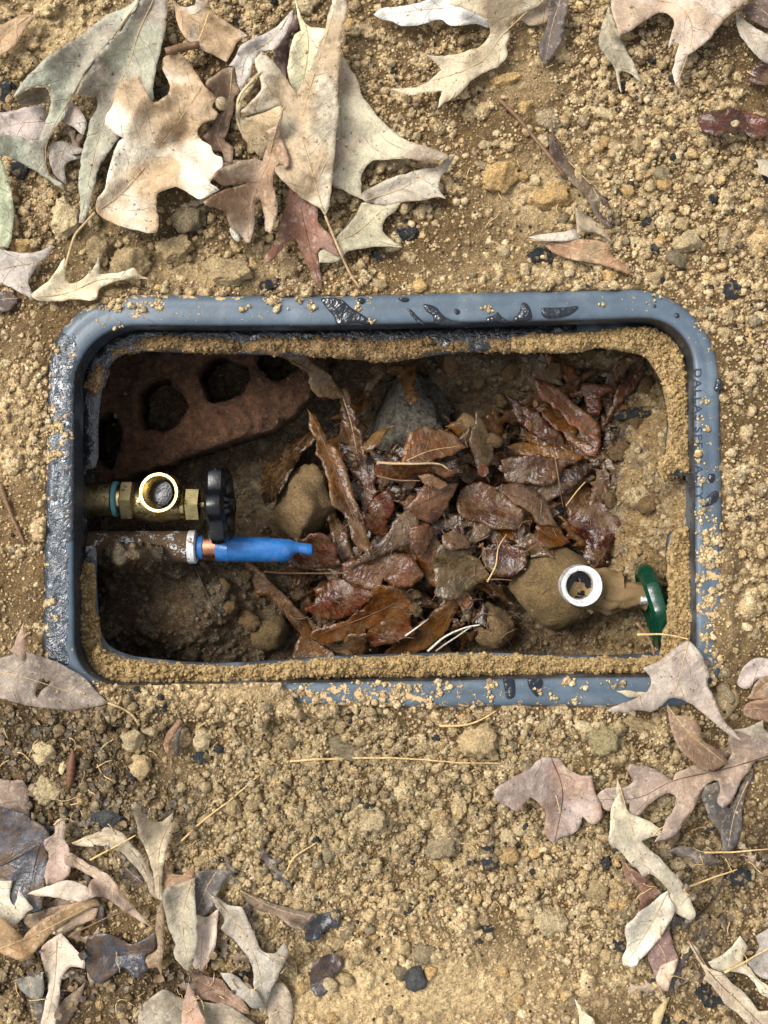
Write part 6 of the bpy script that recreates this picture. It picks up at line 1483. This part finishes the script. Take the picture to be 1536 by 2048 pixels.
puddle('thin slanting water streak in the middle of the top rim', 'p2', [(900, 172), (925, 180), (965, 220), (1012, 272), (980, 268), (930, 218)], .0008)
puddle('jagged puddle right of the thin streak on the top rim', 'p2', [(1005, 150), (1080, 165), (1110, 200), (1150, 235), (1230, 268), (1080, 268), (1060, 220), (1020, 190)])
puddle('small puddle with two peaks right of the jagged puddle', 'p2', [(1390, 235), (1440, 215), (1458, 195), (1480, 220), (1520, 258), (1440, 258), (1395, 258)])
puddle('round water drop at the top edge of the rim beside the largest puddle', 'p2', [(600, 112), (640, 112), (645, 132), (625, 148), (605, 135)])
puddle('round water drop right of the jagged puddle', 'p2', [(1195, 178), (1222, 182), (1230, 200), (1212, 214), (1195, 200)])
puddle('flat water drop at the top edge above the thin streak', 'p2', [(850, 112), (915, 112), (912, 128), (880, 136)])
puddle('long rectangular puddle on the right half of the top rim', 'p3', [(255, 175), (330, 170), (400, 168), (482, 162), (470, 185), (420, 218), (300, 235), (262, 220)])
puddle('triangular puddle left of the long rectangular puddle', 'p3', [(135, 140), (165, 145), (190, 190), (192, 240), (80, 246), (120, 195)])
puddle('tiny water drop near the upper right rim corner', 'p3', [(1075, 205), (1098, 205), (1100, 228), (1078, 232)])
puddle('tiny water bead left of the corner drop on the rim', 'p3', [(940, 152), (958, 152), (958, 168), (942, 168)])
puddle('dark drop on the outer edge of the right rim', 'p3', [(1325, 640), (1345, 598), (1364, 620), (1362, 672), (1335, 684), (1315, 672)])
puddle('drop beside the lettering on the right rim', 'p7', [(1350, 145), (1385, 142), (1388, 175), (1372, 195), (1350, 185)])
puddle('slanting drop below the lettering on the right rim', 'p7', [(1310, 335), (1340, 280), (1390, 240), (1412, 255), (1400, 300), (1350, 330)])
puddle('left of two dark puddles on the bottom rim', 'p7', [(140, 1350), (195, 1352), (206, 1440), (192, 1466), (160, 1468), (146, 1410)])
puddle('right of two dark puddles on the bottom rim', 'p7', [(285, 1352), (360, 1350), (372, 1382), (347, 1430), (340, 1460), (310, 1430), (286, 1392)])

# ------------------------------------------------------------------ shredded leaf litter and root fibres too small to pick apart
litter('leaf_litter', 'shredded dark leaf bits on the humus at lower left', 330, [(0, 1420, 230, 1640), (0, 1900, 560, 2048), (1300, 1700, 1536, 2040), (180, 1560, 420, 1700)], HTG, [(96, 78, 54), (74, 60, 42), (122, 100, 70), (60, 50, 38)], M['leaf'], 3, 11, 6, lambda x, y: GG.sample(leafmask, np.array([x]), np.array([y]))[0] > .3 or GG.sample(hum, np.array([x]), np.array([y]))[0] < .3)
def fibres(name, label, n, region, Hm, mat, seed, avoid=None):
    rg_ = np.random.default_rng(seed); VV, FF = [], []; c = 0
    while c < n:
        x0, y0, x1, y1 = region[rg_.integers(len(region))]
        x, y = rg_.uniform(x0, x1), rg_.uniform(y0, y1)
        if avoid is not None and avoid(x, y): continue
        c += 1; a = rg_.uniform(0, 6.28); da = rg_.normal(0, .1); st = rg_.uniform(2, 9); pts = []
        for i in range(6):
            z = float(ht(Hm, np.array([x]), np.array([y]))[0]) + .0012
            pts.append(P3(x, y, z)); x += math.cos(a) * st; y += math.sin(a) * st; a += da + rg_.normal(0, .25)
        zz = max(p.z for p in pts)
        g = tube_geo([Vector((p.x, p.y, .5 * p.z + .5 * zz)) for p in pts], [rg_.uniform(.00022, .0005)] * 6, 4)
        o = len(VV); VV += g[0]; FF += [[i + o for i in f] for f in g[1]]
    ob = mesh_obj(name, VV, FF, mat); tag(ob, label, 'root fibres', kind='stuff')
fibres('root_fibres', 'fine pale root fibres strewn over the soil', 90, [(0, 1420, 300, 1650), (300, 1430, 1250, 2040), (900, 120, 1500, 560), (0, 1900, 600, 2040), (1300, 1650, 1536, 2040)], HTG, M['straw'], 8, lambda x, y: CG.sample(dO, np.array([x]), np.array([y]))[0] < 25)
fibres('root_fibres', 'fine root fibres among the wet leaves in the pit', 70, [(600, 860, 1230, 1280), (940, 1030, 1240, 1290)], HTP, M['twig'], 9)
